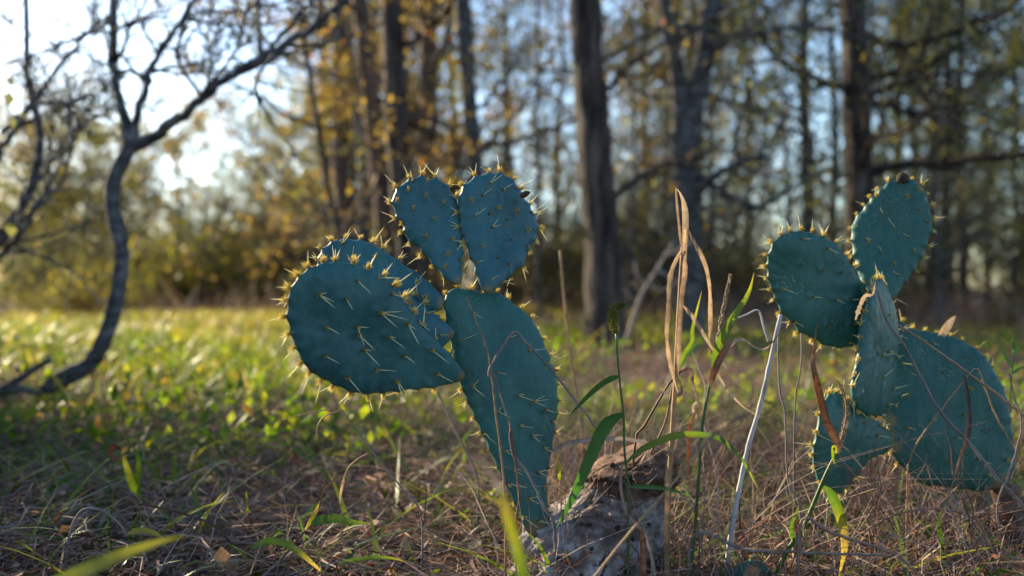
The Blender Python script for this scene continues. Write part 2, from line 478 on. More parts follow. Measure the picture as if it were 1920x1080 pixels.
# ------------------------------------------------------------------ grass, straw and weeds (stuff)
def blades(n, xy, h, lean, curv, width, rnd, z0=0.0, K=4, droop=0.35, wig=0.0, taper=1.5, az=None):
    """vectorised grass blades, returns a Geo"""
    x, y = xy
    az = rng.uniform(0, 2 * math.pi, n) if az is None else az
    t = np.linspace(0, 1, K + 1)[None, :]
    d = (lean[:, None] * t + curv[:, None] * t * t) * h[:, None]
    z = ground_z(x, y)[:, None] + z0 if np.isscalar(z0) else ground_z(x, y)[:, None] + z0[:, None]
    z = z + h[:, None] * (t - droop[:, None] * t * t if not np.isscalar(droop) else t - droop * t * t)
    cx = x[:, None] + np.cos(az)[:, None] * d + rng.normal(0, 1, (n, K + 1)) * wig * h[:, None] * (t > 0)
    cy = y[:, None] + np.sin(az)[:, None] * d + rng.normal(0, 1, (n, K + 1)) * wig * h[:, None] * (t > 0)
    z = np.maximum(z + rng.normal(0, 1, (n, K + 1)) * wig * 0.6 * h[:, None] * (t > 0), ground_z(x, y)[:, None] + 0.001)
    C = np.stack([cx, cy, z], -1)
    wa = az + math.pi / 2 + rng.uniform(-0.7, 0.7, n)
    tw = rng.uniform(-0.6, 0.6, n)
    wv = np.stack([np.cos(wa) * np.cos(tw), np.sin(wa) * np.cos(tw), np.sin(tw)], -1)[:, None, :]
    w = width[:, None] * np.maximum(1 - t ** taper, 0.06) * 0.5
    V = np.stack([C - wv * w[..., None], C + wv * w[..., None]], 2).reshape(-1, 3)
    b = (np.arange(n) * (K + 1) * 2)[:, None] + (np.arange(K) * 2)[None, :]
    b = b.ravel()
    Fc = np.stack([b, b + 1, b + 3, b + 2], -1)
    g = Geo()
    g.add(V, Fc, np.repeat(rnd, (K + 1) * 2))
    return g


def field_xy(n, y0, y1, spread=0.62, pad=0.25, p=1.0, keep=None):
    xs, ys = [], []
    tot = 0
    while tot < n:
        u = rng.uniform(0, 1, n * 2)
        y = y0 + (y1 - y0) * u ** p
        x = rng.uniform(-1, 1, n * 2) * (spread * y + pad)
        if keep is not None:
            k = rng.uniform(0, 1, n * 2) < keep(x, y)
            x, y = x[k], y[k]
        xs.append(x); ys.append(y); tot += len(x)
    return np.concatenate(xs)[:n], np.concatenate(ys)[:n]


U = lambda n, a, b: rng.uniform(a, b, n)


def unit(v):
    v = np.asarray(v, float)
    return v / max(np.linalg.norm(v), 1e-9)


def leaf_quads(g, rg, P, size, flat=0.5):
    n = len(P)
    if n == 0: return
    a = rg.uniform(0, 2 * math.pi, n); tl = rg.normal(0, 0.8, n)
    s = size * rg.uniform(0.6, 1.3, n)[:, None]
    e1 = np.stack([np.cos(a), np.sin(a), rg.normal(0, 0.3, n)], -1)
    e2 = np.stack([-np.sin(a) * np.cos(tl), np.cos(a) * np.cos(tl), np.sin(tl)], -1)
    V = np.stack([P, P + e2 * s * 0.5 + e1 * s * 0.34, P + e2 * s * 1.1 - np.array([0, 0, 1]) * s * 0.15, P + e2 * s * 0.5 - e1 * s * 0.34], 1).reshape(-1, 3)
    g.add(V, np.arange(n * 4).reshape(n, 4), np.repeat(np.clip(rg.normal(0.5, 0.26, n), 0, 1), 4))




def build_grass():
    # tangled straw mat, near
    n = 15000
    x, y = field_xy(n, 0.80, 2.6, p=1.25)
    h = U(n, 0.012, 0.075) * (0.6 + 0.8 * vnoise(x * 5, y * 5, 11))
    L = U(n, 0.06, 0.32)
    rnd = np.clip(rng.normal(0.45, 0.22, n), 0, 1)
    g = blades(n, (x, y), h, L / h * U(n, 0.3, 1), L / h * U(n, -0.5, 0.5), U(n, 0.0014, 0.0040), rnd, z0=U(n, 0, 0.03), K=6, droop=U(n, 0.6, 1.15), wig=0.16, taper=3)
    tag(obj('straw_litter', g, MAT['straw']), 'tangled mat of dry brown and grey straw in the foreground', None, None, 'stuff')
    # straw standing / leaning
    n = 3200
    x, y = field_xy(n, 1.0, 3.6, p=1.2)
    h = U(n, 0.04, 0.13)
    g = blades(n, (x, y), h, U(n, 0.1, 1.2), U(n, -0.2, 1.2), U(n, 0.0010, 0.0022), np.clip(rng.normal(0.5, 0.25, n), 0, 1), K=5, droop=U(n, 0, 0.7), wig=0.03, taper=3)
    tag(obj('standing_straw', g, MAT['straw']), 'loose dry straw stems leaning out of the litter', None, None, 'stuff')
    # mid straw
    n = 38000
    x, y = field_xy(n, 2.4, 12, p=1.2, keep=lambda a, b: np.where(a > 0.02 * b, 1, 0.55))
    h = U(n, 0.02, 0.13)
    L = U(n, 0.05, 0.28)
    g = blades(n, (x, y), h, L / h * U(n, 0.2, 0.9), L / h * U(n, -0.3, 0.4), U(n, 0.002, 0.005), np.clip(rng.normal(0.5, 0.2, n), 0, 1), K=4, droop=U(n, 0.3, 1.05), wig=0.08, taper=3)
    tag(obj('dry_grass', g, MAT['straw']), 'dry brown grass spread through the clearing', None, None, 'stuff')
    # green blades near
    clump = lambda a, b: np.clip((vnoise(a * 3.5, b * 3.5, 21) - 0.35) * 2.2, 0.04, 1)
    n = 2700
    x, y = field_xy(n, 1.02, 2.6, p=0.9, keep=clump)
    h = U(n, 0.03, 0.13)
    g = blades(n, (x, y), h, U(n, 0.1, 0.9), U(n, 0, 1.1), U(n, 0.003, 0.0085), np.clip(rng.normal(0.45, 0.25, n), 0, 1), K=5, droop=U(n, 0.1, 0.7), taper=2.2)
    tag(obj('green_grass', g, MAT['blade']), 'scattered green grass blades poking through the straw', None, None, 'stuff')
    n = 700
    y = U(n, 1.0, 2.6); x = U(n, 0.02, 0.56) * y
    h = U(n, 0.03, 0.15)
    g = blades(n, (x, y), h, U(n, 0.1, 0.7), U(n, 0, 1.0), U(n, 0.003, 0.008), np.clip(rng.normal(0.3, 0.2, n), 0, 1), K=5, droop=U(n, 0.1, 0.6), taper=2.2)
    tag(obj('green_shoots', g, MAT['blade']), 'green shoots among the dry stalks between the cacti', None, None, 'stuff')
    # mid + far green-yellow blades
    n = 8200
    x, y = field_xy(n, 2.0, 6.5, p=1.1, keep=lambda a, b: np.clip((vnoise(a * 1.9, b * 1.9, 22) - 0.36) * 2.6, 0.05, 1) * np.where(a < 0.1 * b, 1, 0.15))
    h = U(n, 0.04, 0.17)
    g = blades(n, (x, y), h, U(n, 0.1, 0.8), U(n, 0, 0.9), U(n, 0.004, 0.010), np.clip(rng.normal(0.55, 0.24, n), 0, 1), K=4, droop=U(n, 0.1, 0.6), taper=2.2)
    tag(obj('meadow_grass', g, MAT['blade']), 'yellow green grass in the middle of the clearing', None, None, 'stuff')
    n = 12500
    x, y = field_xy(n, 5.2, 10.8, p=1.1, keep=lambda a, b: np.where(a < 0.02 * b, 1, 0.35) * np.clip(vnoise(a * 1.1, b * 1.1, 51) * 2.4 - 0.7, 0.05, 1))
    h = U(n, 0.04, 0.14)
    g = blades(n, (x, y), h, U(n, 0.1, 0.8), U(n, 0, 0.8), U(n, 0.006, 0.013), np.clip(rng.normal(0.82, 0.15, n), 0, 1), K=3, droop=U(n, 0.1, 0.6), taper=2.2)
    tag(obj('sunlit_grass', g, MAT['blade']), 'yellow sunlit grass at the back of the clearing', None, None, 'stuff')
    # tangle of fine tan stalks round the stump and between the two cacti
    n = 3400
    y = U(n, 0.98, 2.0); x = U(n, 0.0, 0.52) * y + rng.normal(0, 0.02, n)
    h = U(n, 0.05, 0.26) * (0.5 + 0.9 * vnoise(x * 9, y * 9, 61))
    g = blades(n, (x, y), h, U(n, 0.05, 0.7), U(n, -0.4, 1.3), U(n, 0.0009, 0.0021), np.clip(rng.normal(0.62, 0.25, n), 0, 1), K=7, droop=U(n, 0, 0.75), wig=0.018, taper=3)
    tag(obj('stalk_tangle', g, MAT['straw']), 'tangle of fine tan stalks between the two cacti', None, None, 'stuff')
    # straw heaped against the foot of the stump
    n = 520
    x = U(n, -0.06, 0.20); y = U(n, 0.90, 1.0)
    h = U(n, 0.03, 0.10)
    g = blades(n, (x, y), h, U(n, 0.3, 1.6), U(n, -0.5, 1.0), U(n, 0.0010, 0.0026), np.clip(rng.normal(0.45, 0.25, n), 0, 1), K=7, droop=U(n, 0.1, 0.9), wig=0.04, taper=3)
    tag(obj('stump_straw', g, MAT['straw']), 'dry straw heaped against the foot of the stump', None, None, 'stuff')
    # taller dry tufts at the back of the clearing
    n = 3000
    x, y = field_xy(n, 8.0, 13.5, keep=lambda a, b: np.clip((vnoise(a * 1.3, b * 1.3, 63) - 0.42) * 3, 0, 1) * np.where(a > -0.1 * b, 1, 0.35))
    h = U(n, 0.12, 0.5)
    g = blades(n, (x, y), h, U(n, 0.05, 0.5), U(n, 0, 0.7), U(n, 0.005, 0.011), np.clip(rng.normal(0.62, 0.25, n), 0, 1), K=4, droop=U(n, 0, 0.5), wig=0.03, taper=3)
    tag(obj('dry_tufts', g, [MAT['straw']]), 'tall dry brown grass tufts in front of the wood', None, None, 'stuff')
    # fallen leaves
    n = 2600
    x, y = field_xy(n, 0.9, 5.0, p=1.2)
    g = Geo()
    leaf_quads(g, rng, np.stack([x, y, ground_z(x, y) + U(n, 0.01, 0.05)], -1), 0.022)
    tag(obj('leaf_litter', g, MAT['rust'], smooth=False), 'small dead brown leaves lying in the straw', None, None, 'stuff')
    # small broad weeds
    n = 6500
    x, y = field_xy(n, 1.8, 6.5, p=1.2, keep=lambda a, b: np.clip((vnoise(a * 2.2, b * 2.2, 31) - 0.38) * 2.6, 0.02, 1))
    z = ground_z(x, y) + U(n, 0.01, 0.12)
    s = U(n, 0.007, 0.017)
    a = U(n, 0, 2 * math.pi); tl = rng.normal(0, 0.7, n)
    e1 = np.stack([np.cos(a), np.sin(a), 0 * a], -1)
    e2 = np.stack([-np.sin(a) * np.cos(tl), np.cos(a) * np.cos(tl), np.sin(tl)], -1)
    c = np.stack([x, y, z], -1)
    V = np.stack([c - e2 * s[:, None] * 1.3, c + e1 * s[:, None] * 0.75, c + e2 * s[:, None] * 1.5, c - e1 * s[:, None] * 0.75], 1).reshape(-1, 3)
    g = Geo(); g.add(V, np.arange(n * 4).reshape(n, 4), np.repeat(np.clip(rng.normal(0.5, 0.25, n), 0, 1), 4))
    tag(obj('low_weeds', g, MAT['forb'], smooth=False), 'small round leaved weeds among the grass', None, None, 'stuff')


build_grass()


# ------------------------------------------------------------------ trees
def wander(rg, p, d, L, n, jit, up=0.0):
    """gnarly polyline"""
    P = [np.array(p, float)]
    d = unit(d)
    for _ in range(n):
        d = unit(d + rg.normal(0, jit, 3) + np.array([0, 0, up]))
        P.append(P[-1] + d * L / n)
    return np.array(P)


def grow(rg, starts, g_wood, g_leaf, depth, leaf_n, leaf_s, spread=0.9, jit=0.22, up=0.05, nchild=(5, 4), sides=4, gap=0.0):
    """starts: list of polylines with radii already drawn; sprouts child branches from them"""
    level = starts
    for dlev in range(depth):
        nxt = []
        last = dlev == depth - 1
        for P, R in level:
            L = np.linalg.norm(np.diff(P, axis=0), axis=1).sum()
            k = nchild[dlev]
            for _ in range(k):
                t = rg.uniform(0.25, 1.0)
                i = min(int(t * (len(P) - 1)), len(P) - 2)
                u = t * (len(P) - 1) - i
                p = P[i] * (1 - u) + P[i + 1] * u
                r = (R[i] * (1 - u) + R[i + 1] * u)
                d = unit(P[i + 1] - P[i])
                side = unit(np.cross(d, rg.normal(0, 1, 3)))
                nd = unit(d * rg.uniform(0.3, 0.9) + side * spread)
                nl = L * rg.uniform(0.28, 0.6)
                ns = 4 if last else 5
                Q = wander(rg, p, nd, nl, ns, jit, up)
                r0 = max(r * 0.55, 0.003)
                QR = np.linspace(r0, r0 * 0.3, ns + 1)
                g_wood.tube(Q, QR, 3 if last else sides, cap=False)
                nxt.append((Q, QR))
                if last and leaf_n:
                    m = rg.poisson(leaf_n)
                    tt = rg.uniform(0.15, 1, m) * ns
                    ii = np.minimum(tt.astype(int), ns - 1)
                    pts = Q[ii] + (Q[ii + 1] - Q[ii]) * (tt - ii)[:, None] + rg.normal(0, leaf_s * 0.8, (m, 3))
                    leaf_quads(g_leaf, rg, pts, leaf_s)
        level = nxt


def tree_meshes(seed, height, r0, kind='tall', leaf_n=5, leaf_s=0.05, low=0.15, limbs=11, lean=0.05, limb_len=None, nchild=(5, 5), bark='bark', leaf='leaf_autumn'):
    """one procedural tree at the origin -> (trunk mesh, branch mesh, leaf mesh)"""
    rg = np.random.default_rng(seed)
    n = 14
    tz = np.linspace(-0.15, height, n)
    P = np.stack([np.cumsum(rg.normal(0, lean * height / n, n)), np.cumsum(rg.normal(0, lean * height / n, n)), tz], -1)
    P -= [P[1][0], P[1][1], 0]
    P = spline(P, 40)
    R = r0 * (1 - 0.8 * np.linspace(0, 1, 40)) * (1 + 0.5 * np.exp(-np.linspace(0, 1, 40) * height / 0.12))
    gt, gw, gl = Geo(), Geo(), Geo()
    gt.tube(P, R * (1 + rg.normal(0, 0.03, 40)), 10)
    starts = []
    for k in range(limbs):
        t = low + (0.97 - low) * (k + rg.uniform(0, 1)) / limbs
        i = int(t * 38)
        a = k * 2.4 + rg.uniform(-0.5, 0.5)
        LL = (limb_len or height * 0.32) * rg.uniform(0.6, 1.15) * (1 - 0.45 * t)
        d = np.array([math.cos(a), math.sin(a), rg.uniform(0.05, 0.8)])
        Q = wander(rg, P[i], d, LL, 7, 0.2, 0.04)
        q0 = R[i] * rg.uniform(0.3, 0.5)
        QR = np.linspace(q0, q0 * 0.25, 8)
        gw.tube(Q, QR, 5, cap=False)
        starts.append((Q, QR))
    grow(rg, starts, gw, gl, 2, leaf_n, leaf_s, nchild=nchild)
    return (gt.mesh('trunk', MAT[bark]), gw.mesh('branchwork', MAT[bark]), gl.mesh('crown', MAT[leaf], smooth=False))


def shrub_meshes(seed, h, w, stems, leaf_n, leaf_s, leaf, bark='bark_brown'):
    rg = np.random.default_rng(seed)
    gw, gl = Geo(), Geo()
    starts = []
    for k in range(stems):
        a = rg.uniform(0, 2 * math.pi)
        d = np.array([math.cos(a) * w / h, math.sin(a) * w / h, 1.0])
        Q = wander(rg, (rg.normal(0, w * .2), rg.normal(0, w * .2), -0.03), d, h * rg.uniform(0.6, 1.05), 6, 0.2, 0.05)
        QR = np.linspace(0.014, 0.004, 7)
        gw.tube(Q, QR, 4, cap=False)
        starts.append((Q, QR))
    grow(rg, starts, gw, gl, 2, leaf_n, leaf_s, nchild=(5, 4), sides=3)
    return (gw.mesh('stems', MAT[bark]), gl.mesh('foliage', MAT[leaf], smooth=False))


def place_tree(ms, x, y, rz, s, name, label, cat, group, parts=('trunk', 'branchwork', 'crown')):
    t = thing(name, label, cat, (x, y, float(ground_z(x, y))), group)
    t.rotation_euler = (0, 0, rz)
    t.scale = (s, s, s)
    for nm, me in zip(parts, ms):
        o = bpy.data.objects.new(nm, me)
        COL.objects.link(o)
        o.parent = t
    return t


def traced_tree(name, label, trunks, bark, Y, limbs=(), seed=0, leaf=None, leaf_n=3, leaf_s=0.045, limb_auto=0, nchild=(6, 5), top=None, limb_len=1.2, zr=(0.4, 3.0), group=None):
    """tree whose trunk follows given image-traced points (px, py, width_px) at distance Y and is continued above the frame"""
    rg = np.random.default_rng(seed)
    base = at(trunks[0][0][0], trunks[0][0][1], Y)
    gz = float(ground_z(base[0], Y))
    t = thing(name, label, 'tree', (base[0], Y, gz), group)
    gt, gw, gl = Geo(), Geo(), Geo()
    starts = []
    for tr in trunks:
        P = np.array([at(p[0], p[1], Y + (p[3] if len(p) > 3 else 0)) for p in tr])
        R = np.array([p[2] / F * Y * 0.5 for p in tr])
        if tr is trunks[0]:
            P[0][2] = min(P[0][2], gz - 0.05)
        if top and tr[-1][1] < 5:
            d = unit(P[-1] - P[-2])
            ext = wander(rg, P[-1], unit(d + [0, 0, 0.6]), top, 5, 0.06, 0.05)[1:]
            P = np.vstack([P, ext]); R = np.concatenate([R, np.linspace(R[-1] * 0.9, R[-1] * 0.2, 5)])
        n = max(24, len(P) * 5)
        s0 = np.concatenate([[0], np.cumsum(np.linalg.norm(np.diff(P, axis=0), axis=1))])
        PS = spline(P, n)
        RS = np.interp(np.linspace(0, s0[-1], n), s0, R)
        RS = RS * (1 + 0.05 * rg.normal(0, 1, n))
        gt.tube(PS, RS, 14)
        starts.append((PS, RS))
    obj('trunk', gt, MAT[bark], t)
    lst = []
    for lb in limbs:
        P = np.array([at(p[0], p[1], Y + (p[3] if len(p) > 3 else 0)) for p in lb])
        R = np.array([p[2] / F * Y * 0.5 for p in lb])
        n = len(P) * 6
        s0 = np.concatenate([[0], np.cumsum(np.linalg.norm(np.diff(P, axis=0), axis=1))])
        PS = spline(P, n); RS = np.interp(np.linspace(0, s0[-1], n), s0, R)
        PS = PS + rg.normal(0, 0.004 * Y / 3, PS.shape)
        g = Geo(); g.tube(PS, RS * (1 + 0.06 * rg.normal(0, 1, n)), 8)
        obj('limb', g, MAT[bark], t)
        lst.append((PS[::3], RS[::3]))
    for k in range(limb_auto):
        PS, RS = starts[k % len(starts)]
        z = rg.uniform(*zr)
        i = int(np.argmin(np.abs(PS[:, 2] - z)))
        a = rg.uniform(0, 2 * math.pi)
        Q = wander(rg, PS[i], (math.cos(a), math.sin(a), rg.uniform(0, 0.7)), limb_len * rg.uniform(0.5, 1.2), 7, 0.22, 0.02)
        QR = np.linspace(min(RS[i] * 0.35, 0.03), 0.006, 8)
        gw.tube(Q, QR, 5, cap=False)
        lst.append((Q, QR))
    if lst:
        grow(rg, lst, gw, gl, 2, leaf_n if leaf else 0, leaf_s, nchild=nchild)
    if gw.n: obj('branchwork', gw, MAT[bark], t)
    if gl.n: obj('crown', gl, MAT[leaf], t, smooth=False)
    return t


def build_traced():
    traced_tree('leaning_sapling', 'leaning grey sapling at left with curved trunk that forks into three limbs', [
        [(55, 800, 38), (100, 722, 35), (168, 682, 32), (205, 610, 29), (222, 540, 28), (229, 470, 27), (213, 400, 29), (213, 340, 29), (236, 290, 28), (250, 262, 26)]],
        'bark_grey', 2.75,
        limbs=[[(243, 275, 22), (228, 200, 18), (213, 120, 17), (212, 50, 17), (214, -40, 15), (205, -160, 9)],
               [(248, 268, 17), (262, 200, 15), (290, 110, 13, 0.1), (335, 45, 12, 0.15), (375, -25, 10, 0.2), (420, -120, 6, 0.3)],
               [(250, 275, 24), (300, 248, 21, -0.02), (370, 190, 18, -0.05), (430, 142, 17, -0.08), (520, 92, 15, -0.1), (580, 58, 13, -0.12), (640, 8, 11, -0.15), (720, -60, 6, -0.2)],
               [(500, 100, 9, -0.1), (560, 30, 8, -0.1), (620, -40, 5, -0.1)],
               [(385, 170, 7, -0.05), (400, 120, 5, 0), (430, 90, 4, 0.05), (460, 78, 3, 0.1)],
               [(213, 40, 8), (150, 70, 7, 0.05), (90, 95, 6, 0.1), (10, 120, 5, 0.15)],
               [(300, 100, 5, 0.1), (350, 30, 4, 0.2), (420, 20, 4, 0.2), (520, 50, 3, 0.2)]],
        seed=4, leaf='leaf_grey', leaf_n=0.12, leaf_s=0.016, nchild=(9, 6))
    traced_tree('gnarled_tree', 'dark gnarled bare tree at the far left edge', [
        [(-190, 800, 40), (-150, 640, 34), (-60, 520, 27), (0, 440, 20), (50, 370, 17), (75, 260, 15), (52, 150, 13), (50, 60, 12), (46, -60, 9), (30, -300, 5)]],
        'bark_grey', 3.3,
        limbs=[[(-60, 520, 16), (-20, 330, 14), (30, 240, 12), (60, 190, 11), (140, 90, 9), (200, 30, 7), (260, -40, 5)],
               [(20, 410, 12), (100, 300, 10, 0.2), (180, 180, 7, 0.3), (240, 130, 6, 0.3)],
               [(-30, 480, 14), (60, 400, 10, 0.1), (120, 330, 9, 0.2), (150, 240, 7, 0.2), (220, 200, 5, 0.3)],
               [(-100, 560, 15), (20, 460, 11, -0.1), (90, 350, 8, -0.1), (130, 270, 6, 0), (125, 200, 5, 0)],
               [(0, 250, 12), (60, 200, 9, 0.1), (130, 190, 7, 0.2), (210, 170, 5, 0.3)]],
        seed=9, leaf='leaf_grey', leaf_n=0.5, leaf_s=0.02, nchild=(9, 7))
    traced_tree('slanting_tree', 'thin dark trunk slanting left behind the cactus, left of the broken snag', [
        [(655, 600, 14), (635, 440, 13), (615, 350, 12), (590, 200, 11), (570, 80, 10), (560, -20, 9)]],
        'bark', 7.0, seed=2, leaf='leaf_autumn', leaf_n=2, limb_auto=7, top=1.5, limb_len=0.9, zr=(0.6, 3))
    tr = traced_tree('broken_snag', 'short broken brown snag behind the left pads', [
        [(655, 610, 44), (650, 450, 36), (640, 350, 28), (630, 275, 20), (627, 262, 8)]], 'bark_brown', 7.6, seed=3)
    traced_tree('brown_tree', 'slim brown trunk left of the dark one behind the upper pads', [
        [(735, 625, 44), (722, 420, 38), (708, 300, 36), (692, 150, 34), (676, 20, 32), (668, -60, 30)]],
        'bark_brown', 7.2, seed=5, leaf='leaf_autumn', leaf_n=4, limb_auto=9, top=4, limb_len=1.5, zr=(0.8, 4))
    traced_tree('dark_tree', 'straight dark trunk rising between the brown trunk and the upper left pad', [
        [(790, 640, 56), (768, 460, 50), (748, 300, 46), (740, 150, 42), (735, 10, 40), (730, -60, 38)]],
        'bark', 6.4, seed=6, leaf='leaf_autumn', leaf_n=4, limb_auto=9, top=4, limb_len=1.5, zr=(0.7, 4))
    traced_tree('slim_tree', 'slim grey trunk directly above the gap between the two upper pads', [
        [(905, 620, 38), (898, 420, 34), (890, 300, 32), (880, 190, 30), (873, 80, 32), (866, -20, 30)]],
        'bark_grey', 7.8, seed=7, leaf='leaf_autumn', leaf_n=4, limb_auto=8, top=3.5, limb_len=1.4, zr=(0.8, 4))
    traced_tree('oak_tree', 'thickest dark ridged trunk in the middle right of the pads', [
        [(1138, 668, 96), (1134, 600, 76), (1130, 450, 68), (1118, 330, 66), (1112, 240, 62), (1104, 140, 60), (1099, 40, 58), (1095, -40, 56)]],
        'bark', 5.0,
        limbs=[[(1150, 370, 16), (1190, 340, 13, 0.2), (1240, 310, 10, 0.3), (1300, 300, 7, 0.5), (1340, 270, 4, 0.6)],
               [(1125, 190, 14), (1170, 130, 12, 0.2), (1230, 90, 9, 0.4), (1290, 40, 6, 0.5)]],
        seed=21, leaf='leaf_autumn', leaf_n=1.5, leaf_s=0.04, limb_auto=4, top=4, limb_len=1.3, zr=(2.4, 4))
    traced_tree('forked_tree', 'grey lichened trunk that forks behind the tall dry grass leaf', [
        [(1300, 655, 64), (1294, 560, 54), (1288, 400, 52), (1282, 290, 52), (1278, 200, 36), (1262, 90, 28), (1242, -30, 25)],
        [(1284, 290, 42), (1300, 200, 40), (1322, 100, 38), (1336, -10, 35), (1345, -60, 33)]],
        'bark_grey', 5.6,
        limbs=[[(1330, 60, 14), (1360, 20, 10, 0.1), (1400, -30, 7, 0.2)],
               [(1310, 330, 18), (1370, 370, 15, -0.2), (1420, 390, 12, -0.3), (1470, 360, 8, -0.3), (1520, 330, 5, -0.3)],
               [(1322, 180, 12), (1400, 200, 9, 0.3), (1470, 240, 7, 0.4), (1530, 250, 4, 0.5)]],
        seed=10, leaf='leaf_grey', leaf_n=4, leaf_s=0.035, limb_auto=12, top=4, limb_len=1.3, zr=(0.8, 3.5))
    traced_tree('right_oak', 'dark trunk with long level limbs behind the right cactus', [
        [(1628, 650, 78), (1622, 520, 66), (1616, 400, 58), (1608, 260, 52), (1604, 130, 50), (1600, 20, 50), (1596, -50, 48)]],
        'bark', 5.9,
        limbs=[[(1622, 340, 26), (1650, 315, 20, -0.05), (1700, 308, 17, -0.1), (1760, 306, 16, -0.2), (1830, 298, 14, -0.3), (1930, 288, 12, -0.4), (2030, 250, 7, -0.5)],
               [(1612, 205, 18), (1650, 195, 15, 0.1), (1715, 212, 13, 0.2), (1790, 195, 12, 0.3), (1880, 205, 9, 0.4), (1960, 180, 6, 0.5)],
               [(1602, 60, 18), (1680, 85, 14, -0.2), (1760, 70, 12, -0.3), (1830, 40, 9, -0.4), (1900, 5, 6, -0.5)],
               [(1606, 180, 16), (1540, 150, 12, -0.1), (1480, 130, 9, -0.2), (1420, 60, 6, -0.3)]],
        seed=12, leaf='leaf_grey', leaf_n=7, leaf_s=0.035, limb_auto=8, top=4, limb_len=1.5, zr=(0.9, 3.5), nchild=(8, 6))
    # pale dead branch lying up against the trees
    g = Geo()
    Yb = 4.2
    P = [at(1175, 640, Yb), at(1200, 560, Yb), at(1235, 500, Yb + .1), at(1262, 455, Yb + .2)]
    g.tube(spline(P, 18), np.linspace(0.011, 0.005, 18), 7)
    for q in ([(1215, 530), (1240, 545), (1290, 520)], [(1213, 535), (1195, 515), (1190, 490)], [(1228, 508), (1255, 520), (1262, 570)], [(1205, 555), (1185, 560), (1170, 540)], [(1245, 480), (1270, 470), (1300, 450)]):
        g.tube(spline([at(a, b, Yb + .05) for a, b in q], 10), np.linspace(0.007, 0.003, 10), 5)
    b = at(1175, 640, Yb)
    tag(obj('dead_branch', g, MAT['dead'], loc=(b[0], Yb, 0.0)), 'pale bleached dead branch leaning between the two trunks in the middle', 'branch')
    g = Geo()
    Yb = 2.5
    P = [at(-60, 760, Yb), at(0, 735, Yb), at(45, 705, Yb), at(95, 672, Yb)]
    g.tube(spline(P, 14), np.linspace(0.013, 0.007, 14), 8)
    g.tube(spline([at(0, 735, Yb), at(40, 730, Yb), at(75, 740, Yb)], 8), np.linspace(0.012, 0.006, 8), 6)
    b = at(0, 800, Yb)
    tag(obj('fallen_branch', g, MAT['bark_grey'], loc=(b[0], Yb, 0.0)), 'grey fallen branch on the grass at the foot of the leaning sapling', 'branch')


build_traced()


